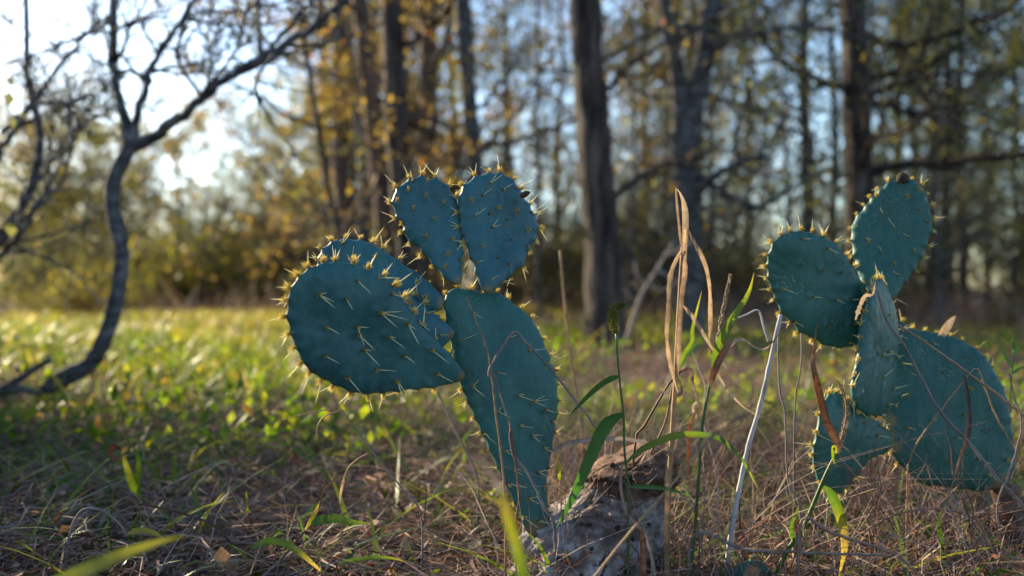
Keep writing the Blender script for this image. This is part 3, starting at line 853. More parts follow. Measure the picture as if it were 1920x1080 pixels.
def build_wood():
    tall_a = [tree_meshes(100 + k, 7.0 + k * 0.7, 0.06 + 0.012 * k, leaf_n=6, leaf_s=0.065, low=0.06, limbs=20, limb_len=2.0, leaf=('leaf_autumn', 'leaf_olive', 'leaf_autumn', 'leaf_autumn')[k], bark=('bark', 'bark_brown', 'bark_grey', 'bark_brown')[k], nchild=(6, 6)) for k in range(4)]
    tall_g = [tree_meshes(200 + k, 7.0 + k * 0.8, 0.08, leaf_n=7, leaf_s=0.062, low=0.05, limbs=20, limb_len=2.3, leaf='leaf_grey' if k == 0 else 'leaf_olive', bark='bark', nchild=(6, 6)) for k in range(3)]
    small_o = [tree_meshes(300 + k, 3.4 + k * 0.4, 0.045, leaf_n=5.5, leaf_s=0.066, low=0.10, limbs=18, limb_len=1.6, leaf=('leaf_olive', 'leaf_grey', 'leaf_autumn')[k], bark='bark_grey', nchild=(6, 6)) for k in range(3)]
    sh_o = [shrub_meshes(400 + k, 1.0 + 0.2 * k, 0.8, 14, 6, 0.055, ('leaf_olive', 'leaf_grey', 'leaf_autumn', 'leaf_grey')[k]) for k in range(4)]
    bare = [tree_meshes(600 + k, 3.6 + k, 0.028, leaf_n=0.9, leaf_s=0.05, low=0.08, limbs=20, limb_len=1.3, leaf='leaf_grey', bark='bark_grey', nchild=(7, 6)) for k in range(2)]
    rg = np.random.default_rng(77)
    def put(ms, labels, X, Y, cat, group, name, smin=0.85, smax=1.15, parts=('trunk', 'branchwork', 'crown')):
        k = int(rg.integers(len(ms)))
        place_tree(ms[k], X, Y, rg.uniform(0, 6.28), rg.uniform(smin, smax), name, labels[k], cat, group + ', ' + labels[k].split(' with ')[1], parts)
    la = ['slim tree in the middle of the wood with dark bark and thin golden leaves', 'slim tree in the middle of the wood with brown bark and olive leaves', 'slim tree in the middle of the wood with grey bark and golden brown leaves', 'stouter tree in the middle of the wood with brown bark and golden leaves']
    lg = ['tree behind the right cactus with small dull green leaves', 'taller tree behind the right cactus with dense olive leaves', 'tree behind the right cactus with yellow olive leaves']
    lo = ['low tree across the sunlit grass with yellow olive leaves', 'low tree across the sunlit grass with dull green leaves', 'low tree across the sunlit grass with golden brown leaves']
    ls = ['knee high shrub at the wood edge with olive leaves', 'bushy shrub at the wood edge with dull green leaves', 'bushy shrub at the wood edge with golden brown leaves', 'tall shrub at the wood edge with dull green leaves']
    for k in range(27):
        Y = rg.uniform(9, 24); px = rg.uniform(610, 1400)
        put(tall_a, la, (px - 960) / F * Y, Y, 'tree', 'trees in the middle of the wood', 'autumn_tree')
    for k in range(20):
        Y = rg.uniform(9.5, 22); px = rg.uniform(1300, 2100)
        put(tall_g, lg, (px - 960) / F * Y, Y, 'tree', 'trees at the right of the wood', 'green_tree')
    for k in range(16):
        px = rg.uniform(-50, 1950); Y = rg.uniform(8.6, 11.5)
        put(sh_o[:3], ['low shrub at the edge of the grass with olive leaves', 'low shrub at the edge of the grass with dull green leaves', 'low shrub at the edge of the grass with golden brown leaves'], (px - 960) / F * Y, Y, 'shrub', 'low shrubs along the grass edge', 'low_shrub', 0.25, 0.55, ('branchwork', 'foliage'))
    for k in range(17):
        Y = rg.uniform(7.5, 14); px = rg.uniform(640, 1950)
        put(bare, ['short twiggy sapling nearly bare with grey twigs', 'taller twiggy sapling nearly bare with grey twigs and few leaves'], (px - 960) / F * Y, Y, 'tree', 'saplings in front of the wood', 'bare_sapling')
    for k in range(24):
        Y = rg.uniform(15, 27); px = rg.uniform(0, 640)
        put(small_o, lo, (px - 960) / F * Y, Y, 'tree', 'small trees beyond the grass', 'small_tree', 0.8, 1.1)
    for k in range(54):
        px = rg.uniform(-150, 2100) if k < 30 else rg.uniform(950, 1500) if k < 38 else rg.uniform(-50, 720); Y = rg.uniform(11.5, 22) if px < 700 else rg.uniform(9.5, 20)
        put(sh_o, ls, (px - 960) / F * Y, Y, 'shrub', 'shrubs along the wood edge', 'undergrowth_shrub', 0.7, 1.3, ('branchwork', 'foliage'))
    # far wood that closes the horizon
    n = 11000
    Y = rg.uniform(28, 60, n); X = rg.uniform(-0.75, 0.75, n) * Y
    hmax = 1.6 + 3.2 * vnoise(X * 0.16, Y * 0.16, 41)
    Z = rg.uniform(0, 1, n) ** 1.5 * hmax
    g = Geo()
    leaf_quads(g, rg, np.stack([X, Y, Z], -1), 0.22)
    tag(obj('far_wood', g, MAT['leaf_olive'], smooth=False), 'far off wood seen as one mass between the trunks', None, None, 'stuff')
    # unseen brush added outside the frame, sunward, its heights shaped to shade the foreground
    for Yh in np.arange(1.3, 4.3, 0.22):
        for off in (0.25, 0.7):
            if Yh > 2.8 and rg.uniform() < 0.9: continue
            h = 0.5 * (Yh + off * 0.6 - 1.1) + SHADE_TOP
            x = -(0.514 * Yh + 0.12 + off + 0.35 * h); y = Yh + rg.normal(0, 0.06)
            place_tree(sh_o[1], x, y, rg.uniform(0, 6.28), max(h, 0.3) / (1.2 if Yh < 2.7 else 1.6), 'added_shade_shrub', 'unseen leafy brush added beyond the left border to shade the foreground', 'shrub', 'added shade brush beyond the left border', ('branchwork', 'foliage'))


SHADE_TOP = 0.12
build_wood()


# ------------------------------------------------------------------ cacti
def cluster_mesh(seed, kind):
    """areole in a local frame: z = outward, x = direction the long spines lean to"""
    rg = np.random.default_rng(seed)
    g = Geo()
    # felt cushion
    a = np.arange(7) * 2 * math.pi / 7
    r = 0.0019
    V = [[0, 0, 0.0013]] + [[r * math.cos(q), r * math.sin(q), -0.0008] for q in a]
    g.add(V, [[0, 1 + k, 1 + (k + 1) % 7] for k in range(7)], 0.42 if kind in ('rim', 'rimlong', 'tuft') else 0.05, 1)
    nt_, lt = {'tuft': (34, 0.0048), 'single': (12, 0.0034), 'pair': (12, 0.0036), 'triple': (14, 0.004), 'rim': (60, 0.0060), 'rimlong': (48, 0.0054), 'dot': (8, 0.0022)}[kind]
    for _ in range(nt_):
        d = unit(rg.normal(0, 0.42, 3) + [0.1, 0, 1])
        L = lt * rg.uniform(0.55, 1.2)
        p0 = np.array([*rg.normal(0, 0.0007, 2), 0])
        g.tube([p0, p0 + d * L * 0.5, p0 + d * L], [0.00021, 0.00017, 0.00005], 3, np.array([0.35] * 3 + [0.75] * 3 + [1.0] * 3), 1, cap=False)
    ns = {'tuft': 0, 'single': 1, 'pair': 2, 'triple': 3, 'rim': 2, 'rimlong': 4, 'dot': 0}[kind]
    for k in range(ns):
        yaw = (k - (ns - 1) / 2) * rg.uniform(0.5, 0.8) + rg.normal(0, 0.12)
        if kind in ('rim', 'rimlong'):
            d = unit([rg.normal(0.15, 0.55), rg.normal(0, 0.5), 1.0])
        else:
            tilt = rg.uniform(0.75, 1.05)
            d = unit([math.sin(tilt) * math.cos(yaw), math.sin(tilt) * math.sin(yaw), math.cos(tilt)])
        L = rg.uniform(0.007, 0.023) * (1.0 if k == 0 else rg.uniform(0.6, 1))
        g.tube([[0, 0, 0], d * L * 0.35, d * L * 0.75, d * L], [0.00045, 0.00041, 0.00026, 0.00004], 5, np.repeat([0.0, 0.35, 0.8, 1.0], 5), 0, cap=False)
    return g.mesh('spine_cluster', [MAT['spine'], MAT['tuft']])


CL = {k: [cluster_mesh(500 + 10 * i + j, k) for j in range(4)] for i, k in enumerate(('tuft', 'single', 'pair', 'triple', 'rim', 'rimlong', 'dot'))}


class Pad:
    def __init__(s, root, outline, joint, Yj, normal, thick=0.011, bow=(0.0, 0.0), mat='pad', neck=0.0125, seed=0, label=None, name='pad', scars=()):
        s.scars = scars
        s.root, s.seed = root, seed
        s.n = unit(normal)                          # outward normal of the face turned to the viewer
        s.o = np.array([0, 0, H])
        s.p0 = at(joint[0], joint[1], Yj)
        O = np.array([s.unproj(*p) for p in outline])
        s.c = O.mean(0)
        s.axis = unit(s.c - s.p0)                   # from the joint to the middle
        s.e2 = s.axis - s.n * np.dot(s.axis, s.n); s.e2 = unit(s.e2)
        s.e1 = np.cross(s.e2, s.n)
        L2 = np.stack([(O - s.c) @ s.e1, (O - s.c) @ s.e2], -1)
        C = closed_spline(L2, 220)
        # centre the star on the area centroid
        x, y = C[:, 0], C[:, 1]; x2, y2 = np.roll(x, -1), np.roll(y, -1)
        cr = x * y2 - x2 * y; A = cr.sum() / 2
        cen = np.array([((x + x2) * cr).sum(), ((y + y2) * cr).sum()]) / (6 * A)
        C = C - cen
        s.c = s.c + s.e1 * cen[0] + s.e2 * cen[1]
        if A < 0: C = C[::-1]
        s.C = C
        s.j2 = np.array([(s.p0 - s.c) @ s.e1, (s.p0 - s.c) @ s.e2])
        s.T = thick; s.bow = bow; s.neck = neck
        s.size = np.abs(C).max()
        s.build(mat, label, name)

    def unproj(s, px, py):
        d = np.array([(px - 960) / F, 1.0, -(py - 540) / F])
        t = np.dot(s.n, s.p0 - s.o) / np.dot(s.n, d)
        return s.o + d * t

    def warp(s, q):
        b = s.bow[0] * (q[..., 0] / s.size) ** 2 + s.bow[1] * (q[..., 1] / s.size) ** 2
        w = (vnoise(q[..., 0] * 30 + s.seed * 3.1, q[..., 1] * 15, s.seed) - 0.5) * 0.0065
        return b + w

    def at2(s, q, h):
        return s.c + q[..., 0:1] * s.e1 + q[..., 1:2] * s.e2 + (h + s.warp(q))[..., None] * s.n

    def build(s, mat, label, name):
        C = s.C
        n = len(C)
        # scalloped rim: areoles sit on low bumps
        seg = np.linalg.norm(np.roll(C, -1, 0) - C, axis=1)
        cum = np.concatenate([[0], np.cumsum(seg)])
        s.rim = []
        rg = np.random.default_rng(900 + s.seed)
        pos = rg.uniform(0, 0.01)
        while pos < cum[-1] - 0.006:
            i = int(np.searchsorted(cum, pos)) % n
            dj = np.linalg.norm(C[i] - s.j2)
            if dj > 0.018:
                s.rim.append(i)
            far = min(dj / (2 * s.size), 1)
            pos += (0.021 - 0.0085 * far) * rg.uniform(0.8, 1.25)
        sc = np.full(n, -0.0009)
        for i in s.rim:
            k = (np.arange(n) - i + n // 2) % n - n // 2
            sc += 0.0020 * np.exp(-(k / 2.2) ** 2)
        rad = np.linalg.norm(C, axis=1)
        C = C * (1 + sc / rad)[:, None]
        s.C = C
        s.ang = np.arctan2(C[:, 1], C[:, 0]); s.rad = np.linalg.norm(C, axis=1)
        o_ = np.argsort(s.ang); s.ang, s.rad = s.ang[o_], s.rad[o_]
        rs = np.concatenate([np.linspace(0.04, 0.86, 19), [0.90, 0.93, 0.955, 0.975, 0.99, 0.998]])
        prof = lambda r: np.sqrt(np.maximum(1 - r ** 3.2, 0))
        g = Geo()
        V, Rn = [], []
        for side in (1, -1):
            for r in (rs if side == 1 else rs[::-1]):
                q = C * r
                V.append(s.at2(q, side * s.T * prof(r) * np.ones(n)))
            if side == 1:
                V.append(s.at2(C * 1.002, np.zeros(n)))
        V = np.array(V)                              # rings x n x 3
        k = len(V)
        allq = np.concatenate([C * r for r in rs] + [C] + [C * r for r in rs[::-1]])
        col = np.clip(1.25 - np.linalg.norm(allq - s.j2, axis=1) / s.neck, 0, 1)
        for (px, py, rr) in s.scars:
            w = s.unproj(px, py); w2 = np.array([(w - s.c) @ s.e1, (w - s.c) @ s.e2])
            dist = np.linalg.norm(allq - w2, axis=1) * (0.8 + 0.5 * vnoise(allq[:, 0] * 160, allq[:, 1] * 160, 4))
            col = np.maximum(col, np.clip(1.35 - dist / rr, 0, 1))
        i, j = np.meshgrid(np.arange(k - 1), np.arange(n), indexing='ij')
        a = (i * n + j).ravel(); b = (i * n + (j + 1) % n).ravel()
        g.add(V.reshape(-1, 3), np.stack([a, a + n, b + n, b], -1), col)
        for side, ring in ((1, 0), (-1, k - 1)):
            cv = s.at2(np.zeros((1, 2)), np.array([side * s.T]))
            g.V.append(cv); g.R.append(np.array([0.0])); ci = g.n; g.n += 1
            jj = np.arange(n)
            tri = np.stack([ring * n + jj, ring * n + (jj + 1) % n, np.full(n, ci)], -1)
            g.F.append(tri if side == 1 else tri[:, ::-1]); g.M.append(np.zeros(n, int))
        s.obj = obj(name, g, MAT[mat], s.root, label=label)
        # origin of the pad mesh at its joint so that children can sit on it simply
        s.loc0 = np.array(s.root.location)

    def place(s, mesh, p, z, x, scale=1.0, name='spine_cluster'):
        z = unit(z)
        x = x - z * np.dot(x, z)
        x = unit(x) if np.linalg.norm(x) > 1e-6 else unit(np.cross(z, [0.3, 0.5, 0.8]))
        y = np.cross(z, x)
        o = bpy.data.objects.new(name, mesh)
        COL.objects.link(o)
        o.parent = s.obj
        q = p - s.loc0
        o.matrix_local = Matrix(((x[0] * scale, y[0] * scale, z[0] * scale, q[0]), (x[1] * scale, y[1] * scale, z[1] * scale, q[1]), (x[2] * scale, y[2] * scale, z[2] * scale, q[2]), (0, 0, 0, 1)))
        return o

    def face(s, pts, lean, kinds, scale=1.0, back=True):
        """areoles at photo positions on the front face; lean = image direction of the long spines"""
        rg = np.random.default_rng(1300 + s.seed)
        me = s.obj.data
        co = np.empty(len(me.vertices) * 3, np.float32); me.vertices.foreach_get('co', co)
        co = co.reshape(-1, 3).astype(float) + s.loc0
        lift = np.zeros(len(co))
        front = ((co - s.c) @ s.n) > -0.002
        for m, (px, py) in enumerate(pts):
            P = s.unproj(px, py)
            q = np.array([(P - s.c) @ s.e1, (P - s.c) @ s.e2])
            R = np.interp(math.atan2(q[1], q[0]), s.ang, s.rad, period=2 * math.pi)
            r = min(np.linalg.norm(q) / R, 0.985)
            if np.linalg.norm(q) / R > 0.985: q = q * 0.985 * R / np.linalg.norm(q)
            h = s.T * math.sqrt(max(1 - r ** 3.2, 0))
            dd = np.hypot((co - s.c) @ s.e1 - q[0], (co - s.c) @ s.e2 - q[1])
            lift += front * (0.0017 * np.exp(-(dd / 0.0045) ** 2) - 0.0016 * np.exp(-(dd / 0.012) ** 2)) * min(1.0, (1.02 - r) * 3)
            # slide towards the viewer so that it still covers the same point of the photograph
            p = s.at2(q[None], np.array([h]))[0]
            d = unit(P - s.o); dn = np.dot(d, s.n)
            q2 = q - np.array([d @ s.e1, d @ s.e2]) * (-(h) / dn) * -1.0 if r < 0.9 else q
            p = s.at2(q2[None], np.array([h]))[0]
            z = s.n + (s.e1 * q[0] + s.e2 * q[1]) / max(np.linalg.norm(q), 1e-5) * (r ** 5) * 0.9
            lx = np.array([lean[0], 0, -lean[1]], float)
            lx = unit(lx) + rg.normal(0, 0.25, 3)
            kd = kinds[int(rg.integers(len(kinds)))]
            s.place(CL[kd][int(rg.integers(4))], p, z, lx, scale * rg.uniform(0.85, 1.15))
            if back and m % 2 == 0 and r < 0.9:
                pb = s.at2(q[None], np.array([-h]))[0]
                s.place(CL['pair'][int(rg.integers(4))], pb, -s.n, rg.normal(0, 1, 3), scale)
        co = co - s.loc0 + lift[:, None] * s.n
        me.vertices.foreach_set('co', co.astype(np.float32).ravel()); me.update()

    def rims(s, kinds=('rim', 'rim', 'rimlong'), scale=1.0, skip=None):
        rg = np.random.default_rng(1700 + s.seed)
        n = len(s.C)
        for i in s.rim:
            q = s.C[i]
            t = s.C[(i + 2) % n] - s.C[i - 2]
            nr = unit([t[1], -t[0]])
            if np.dot(nr, q) < 0: nr = -nr
            z = s.e1 * nr[0] + s.e2 * nr[1]
            p = s.at2(q[None], np.array([rg.normal(0, 0.001)]))[0]
            if skip and skip(p): continue
            near = np.linalg.norm(q - s.j2) / (2 * s.size)
            kd = kinds[int(rg.integers(len(kinds)))] if near > 0.35 else ('tuft', 'dot', 'single')[int(rg.integers(3))]
            s.place(CL[kd][int(rg.integers(4))], p, z + s.n * rg.normal(0.05, 0.2), rg.normal(0, 1, 3), scale * rg.uniform(0.8, 1.15))


def build_main_cactus():
    base = at(1010, 1005, 1.05)
    root = thing('prickly_pear_cactus', 'large blue green prickly pear with six pads growing from a grey woody stump', 'cactus', (base[0], 1.05, 0.0))
    # woody old trunk the pads grow from
    rows = [(850, 1168, 1246, 1.06), (862, 1140, 1255, 1.06), (885, 1110, 1260, 1.05), (915, 1064, 1260, 1.05), (945, 1028, 1260, 1.045), (975, 985, 1258, 1.04), (1005, 962, 1256, 1.035),
            (1040, 944, 1256, 1.03), (1080, 926, 1256, 1.025), (1125, 912, 1258, 1.02), (1180, 905, 1262, 1.02)]
    pr = np.array(rows, float)
    ys = np.concatenate([[842], np.linspace(850, 1180, 130)])
    g = Geo()
    n = 180
    V = []
    ang = np.arange(n) * 2 * math.pi / n
    for yi, py in enumerate(ys):
        pyc = max(py, 850)
        l = np.interp(pyc, pr[:, 0], pr[:, 1]); r = np.interp(pyc, pr[:, 0], pr[:, 2]); Yc = np.interp(pyc, pr[:, 0], pr[:, 3])
        if yi == 0: l, r = l + 26, r - 26
        cx = (l + r) / 2; w = (r - l) / 2 / F * Yc
        c = at(cx, py, Yc + 0.035)
        dp = 0.03 + min(w * 0.5, 0.05)
        ring = np.stack([c[0] + w * np.sign(np.cos(ang)) * np.abs(np.cos(ang)) ** 0.8, c[1] + dp * np.sign(np.sin(ang)) * np.abs(np.sin(ang)) ** 0.9, np.full(n, c[2])], -1)
        V.append(ring)
    V = np.array(V)
    cen = V.mean(1, keepdims=True)
    for a in range(V.shape[0]):
        for b in range(n):
            p = Vector(V[a, b])
            d1 = mnoise.fractal(p * 26, 0.7, 2.1, 6) * 0.0095
            d2 = mnoise.turbulence(Vector((p.x * 70, p.y * 70, p.z * 30)), 4, True) * 0.0045 + (1 - abs(mnoise.noise(Vector((p.x * 50, p.y * 50, p.z * 34))))) ** 8 * 0.006
            led = 0.007 * math.tanh((p.z - 0.118 + 0.10 * (p.x - 0.08) + mnoise.noise(p * 30) * 0.012) * 160)   # brown upper half stands proud in a ledge
            pit = 0.0
            V[a, b] += np.array(unit((V[a, b] - cen[a, 0]) * [1, 1, 0])) * (d1 - d2 + led)
            V[a, b, 2] += mnoise.noise(p * 35) * 0.006
    m_ = len(V)
    i, j = np.meshgrid(np.arange(m_ - 1), np.arange(n), indexing='ij')
    a = (i * n + j).ravel(); b = (i * n + (j + 1) % n).ravel()
    q = np.stack([a, b, b + n, a + n], -1)
    V2 = V.reshape(-1, 3)
    zc = V2[q].mean(1)
    brown = (zc[:, 2] > 0.118 - 0.10 * (zc[:, 0] - 0.08) + (vnoise(zc[:, 0] * 60, zc[:, 2] * 60, 9) - 0.5) * 0.02).astype(int)
    g.add(V2, q, 0.5)
    g.M[-1] = brown
    cv = V[0].mean(0, keepdims=True) + [[0, 0, 0.004]]
    g.V.append(cv); g.R.append(np.array([0.5])); ci = g.n; g.n += 1
    jj = np.arange(n)
    g.F.append(np.stack([(jj + 1) % n, jj, np.full(n, ci)], -1)); g.M.append(np.ones(n, int))
    st = obj('woody_stump', g, [MAT['stump'], MAT['stump_brown']], root, label='grey weathered woody stump with cracked bark')
    rg = np.random.default_rng(15)
    gb = Geo()
    top = np.where((V2[:, 2] > 0.085) & (V2[:, 1] < 1.105))[0]
    for k in rg.choice(top, 420):
        p = V2[k]
        d = unit([rg.normal(0.1, 0.7) + (1.2 if p[0] > 0.155 else 0), -0.5 + rg.normal(0, 0.5), rg.normal(0.25, 0.7)])
        L = rg.uniform(0.003, 0.014)
        gb.tube([p, p + d * L * 0.6, p + d * L + [0, 0, -0.1 * L]], [0.00035, 0.00028, 0.00006], 3, rg.uniform(0.1, 0.8), cap=False)
    for k in rg.choice(np.where(V2[:, 1] < 1.06)[0], 90):
        p = V2[k] + [0, -0.0015, 0]
        d = unit([rg.normal(0, 1), -0.15, rg.normal(0, 1)])
        L = rg.uniform(0.01, 0.035)
        gb.tube([p, p + d * L * 0.5 + [0, -0.003, 0], p + d * L], [0.0005, 0.0005, 0.0002], 3, rg.uniform(0.1, 0.9), cap=False)
    o = obj('dead_bristle', gb, MAT['straw'], root)
    o['kind'] = 'stuff'
    # old areole pits with dead bristles
    rg = np.random.default_rng(5)
    front = V.reshape(-1, 3)
    for (px, py) in [(1150, 995), (1110, 1022), (1240, 1060), (1130, 940), (1105, 975), (1155, 1045), (1135, 895), (1205, 925), (1090, 975), (1195, 1010), (1220, 985), (1150, 865), (1060, 1035), (1215, 870), (1180, 1065), (1040, 1055)]:
        w = at(px, py, 1.0)
        d = unit(w - np.array([0, 0, H]))
        rel = front - np.array([0, 0, H]); tt = rel @ d
        dist = np.linalg.norm(rel - tt[:, None] * d, axis=1)
        cand = np.where(dist < 0.006)[0]
        if not len(cand): continue
        p = front[cand[np.argmin(tt[cand])]]
        g = Geo()
        aa = np.arange(9) * 2 * math.pi / 9
        rr = rg.uniform(0.002, 0.0042)
        ctr = p + [0, -0.0006, 0]
        ring = [ctr + [rr * math.cos(q_) * rg.uniform(.8, 1.2), 0.0012, rr * 0.8 * math.sin(q_) * rg.uniform(.8, 1.2)] for q_ in aa]
        g.add([ctr] + ring, [[0, 1 + (k + 1) % 9, 1 + k] for k in range(9)])
        for _ in range(14):
            dd = unit([rg.normal(0, 0.7), -1, rg.normal(0, 0.7)])
            g.tube([p, p + dd * rg.uniform(0.003, 0.009)], [0.0003, 0.00005], 3, cap=False)
        o = bpy.data.objects.new('areole_pit', g.mesh('areole_pit', MAT['pit'], False, np.array(root.location)))
        COL.objects.link(o); o.parent = st
    # pads
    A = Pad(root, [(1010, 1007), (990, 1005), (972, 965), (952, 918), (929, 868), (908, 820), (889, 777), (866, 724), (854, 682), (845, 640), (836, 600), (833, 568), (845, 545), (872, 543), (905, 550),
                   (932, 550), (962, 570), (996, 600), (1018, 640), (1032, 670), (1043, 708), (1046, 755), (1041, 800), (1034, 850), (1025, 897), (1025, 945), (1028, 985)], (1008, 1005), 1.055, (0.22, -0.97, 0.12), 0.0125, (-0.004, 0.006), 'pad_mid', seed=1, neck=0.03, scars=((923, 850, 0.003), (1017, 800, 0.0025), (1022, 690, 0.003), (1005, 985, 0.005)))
    A.face([(882, 591), (942, 637), (983, 660), (1019, 683), (923, 700), (882, 726), (961, 742), (990, 753), (925, 772), (1014, 768), (964, 798), (988, 815), (908, 813), (1012, 838), (940, 844), (1000, 882), (954, 907),
            (981, 931), (1012, 909), (976, 967), (1000, 974), (862, 640), (1030, 790), (955, 880), (1012, 950)], (1.0, 0.0), ('pair', 'pair', 'triple', 'single'), 1.0)
    A.rims(('rim', 'rimlong', 'tuft'), 0.85)
    C = Pad(root, [(835, 563), (830, 583), (808, 590), (770, 598), (720, 600), (660, 585), (615, 555), (596, 520), (598, 488), (613, 463), (640, 450), (667, 450), (695, 456), (733, 478), (762, 499), (795, 522), (820, 545)],
            (834, 573), 1.068, (-0.1, -0.97, 0.18), 0.010, (0.0, 0.008), 'pad_blue', seed=3)
    C.face([(650, 462), (713, 487), (788, 536), (803, 563), (790, 560), (732, 528), (690, 520), (670, 490), (640, 510), (745, 565)], (0.3, -1), ('pair', 'tuft', 'single'), 1.05)
    C.rims(('rim', 'rim', 'rimlong'), 1.0)
    D = Pad(root, [(852, 627), (838, 645), (815, 662), (760, 670), (700, 660), (660, 630), (648, 590), (665, 560), (700, 542), (743, 541), (765, 552), (800, 577), (827, 598), (846, 614)],
            (851, 632), 1.050, (0.2, -0.97, 0.1), 0.010, (0.0, 0.004), 'pad_blue', seed=4)
    D.face([(766, 570), (773, 583), (827, 600), (820, 630), (795, 590)], (1, -0.6), ('single', 'tuft'), 1.0)
    D.rims(('rim', 'rimlong'), 1.0)
    B = Pad(root, [(868, 700), (860, 714), (812, 726), (769, 730), (721, 735), (668, 737), (615, 715), (576, 690), (552, 647), (538, 598), (540, 560), (545, 538), (561, 516), (587, 498), (623, 492), (648, 492), (682, 504),
                   (713, 515), (743, 547), (763, 577), (797, 620), (833, 655), (858, 683)], (864, 704), 1.035, (0.48, -0.86, -0.12), 0.0105, (0.006, 0.004), seed=2)
    B.face([(587, 548), (658, 522), (635, 555), (698, 580), (725, 547), (600, 607), (657, 607), (715, 625), (750, 602), (782, 602), (670, 650), (795, 650), (598, 661), (692, 686), (745, 660), (733, 709), (807, 695), (640, 700), (660, 562 + 60), (705, 519)],
           (1.0, 0.55), ('single', 'single', 'single', 'single', 'pair', 'triple'), 1.15)
    B.rims(('rimlong', 'rim', 'rim'), 1.25)
    E = Pad(root, [(865, 532), (853, 537), (833, 523), (811, 497), (789, 470), (762, 447), (754, 425), (742, 405), (735, 380), (739, 362), (756, 343), (773, 336), (790, 332), (805, 337), (820, 337), (838, 348), (848, 363), (858, 375), (862, 400), (867, 433), (868, 467), (867, 500)],
            (859, 535), 1.062, (0.12, -0.98, 0.12), 0.0095, (0.0, 0.010), 'pad_blue', seed=5)
    E.face([(765, 362), (797, 373), (830, 385), (775, 397), (814, 417), (858, 407), (798, 447), (846, 453), (837, 480), (832, 504), (860, 491), (773, 344), (800, 343), (745, 380), (752, 420)], (0.1, -1), ('tuft', 'tuft', 'single', 'dot'), 0.95)
    E.rims(('rim', 'rimlong'), 0.95)
    Fp = Pad(root, [(918, 551), (902, 553), (893, 535), (884, 500), (873, 462), (866, 438), (861, 408), (858, 380), (863, 357), (877, 341), (895, 331), (923, 327), (944, 331), (961, 346), (980, 371), (994, 389), (1008, 420), (1003, 450), (990, 470), (982, 494), (961, 513), (940, 532)],
             (908, 553), 1.062, (0.30, -0.94, 0.14), 0.0105, (0.003, 0.012), 'pad_blue', seed=6)
    Fp.face([(910, 352), (932, 364), (962, 357), (896, 374), (876, 382), (923, 397), (957, 402), (908, 408), (882, 412), (942, 418), (990, 403), (980, 435), (913, 433), (949, 455), (983, 465), (895, 467), (922, 489), (945, 502), (937, 531), (910, 530), (889, 495)],
            (0.8, -0.7), ('single', 'pair', 'tuft', 'dot'), 0.95)
    Fp.rims(('rim', 'rimlong'), 0.95)
    # dried dark buds on the rims
    for (px, py, Y) in ((981, 366, 1.05),):
        g = Geo()
        c = at(px, py, Y)
        g.tube([c - [0.003, 0, 0.002], c, c + [0.004, -0.001, 0.002], c + [0.007, -0.001, 0.003]], [0.002, 0.0036, 0.003, 0.001], 7)
        obj('dried_bud', g, MAT['pit'], root)


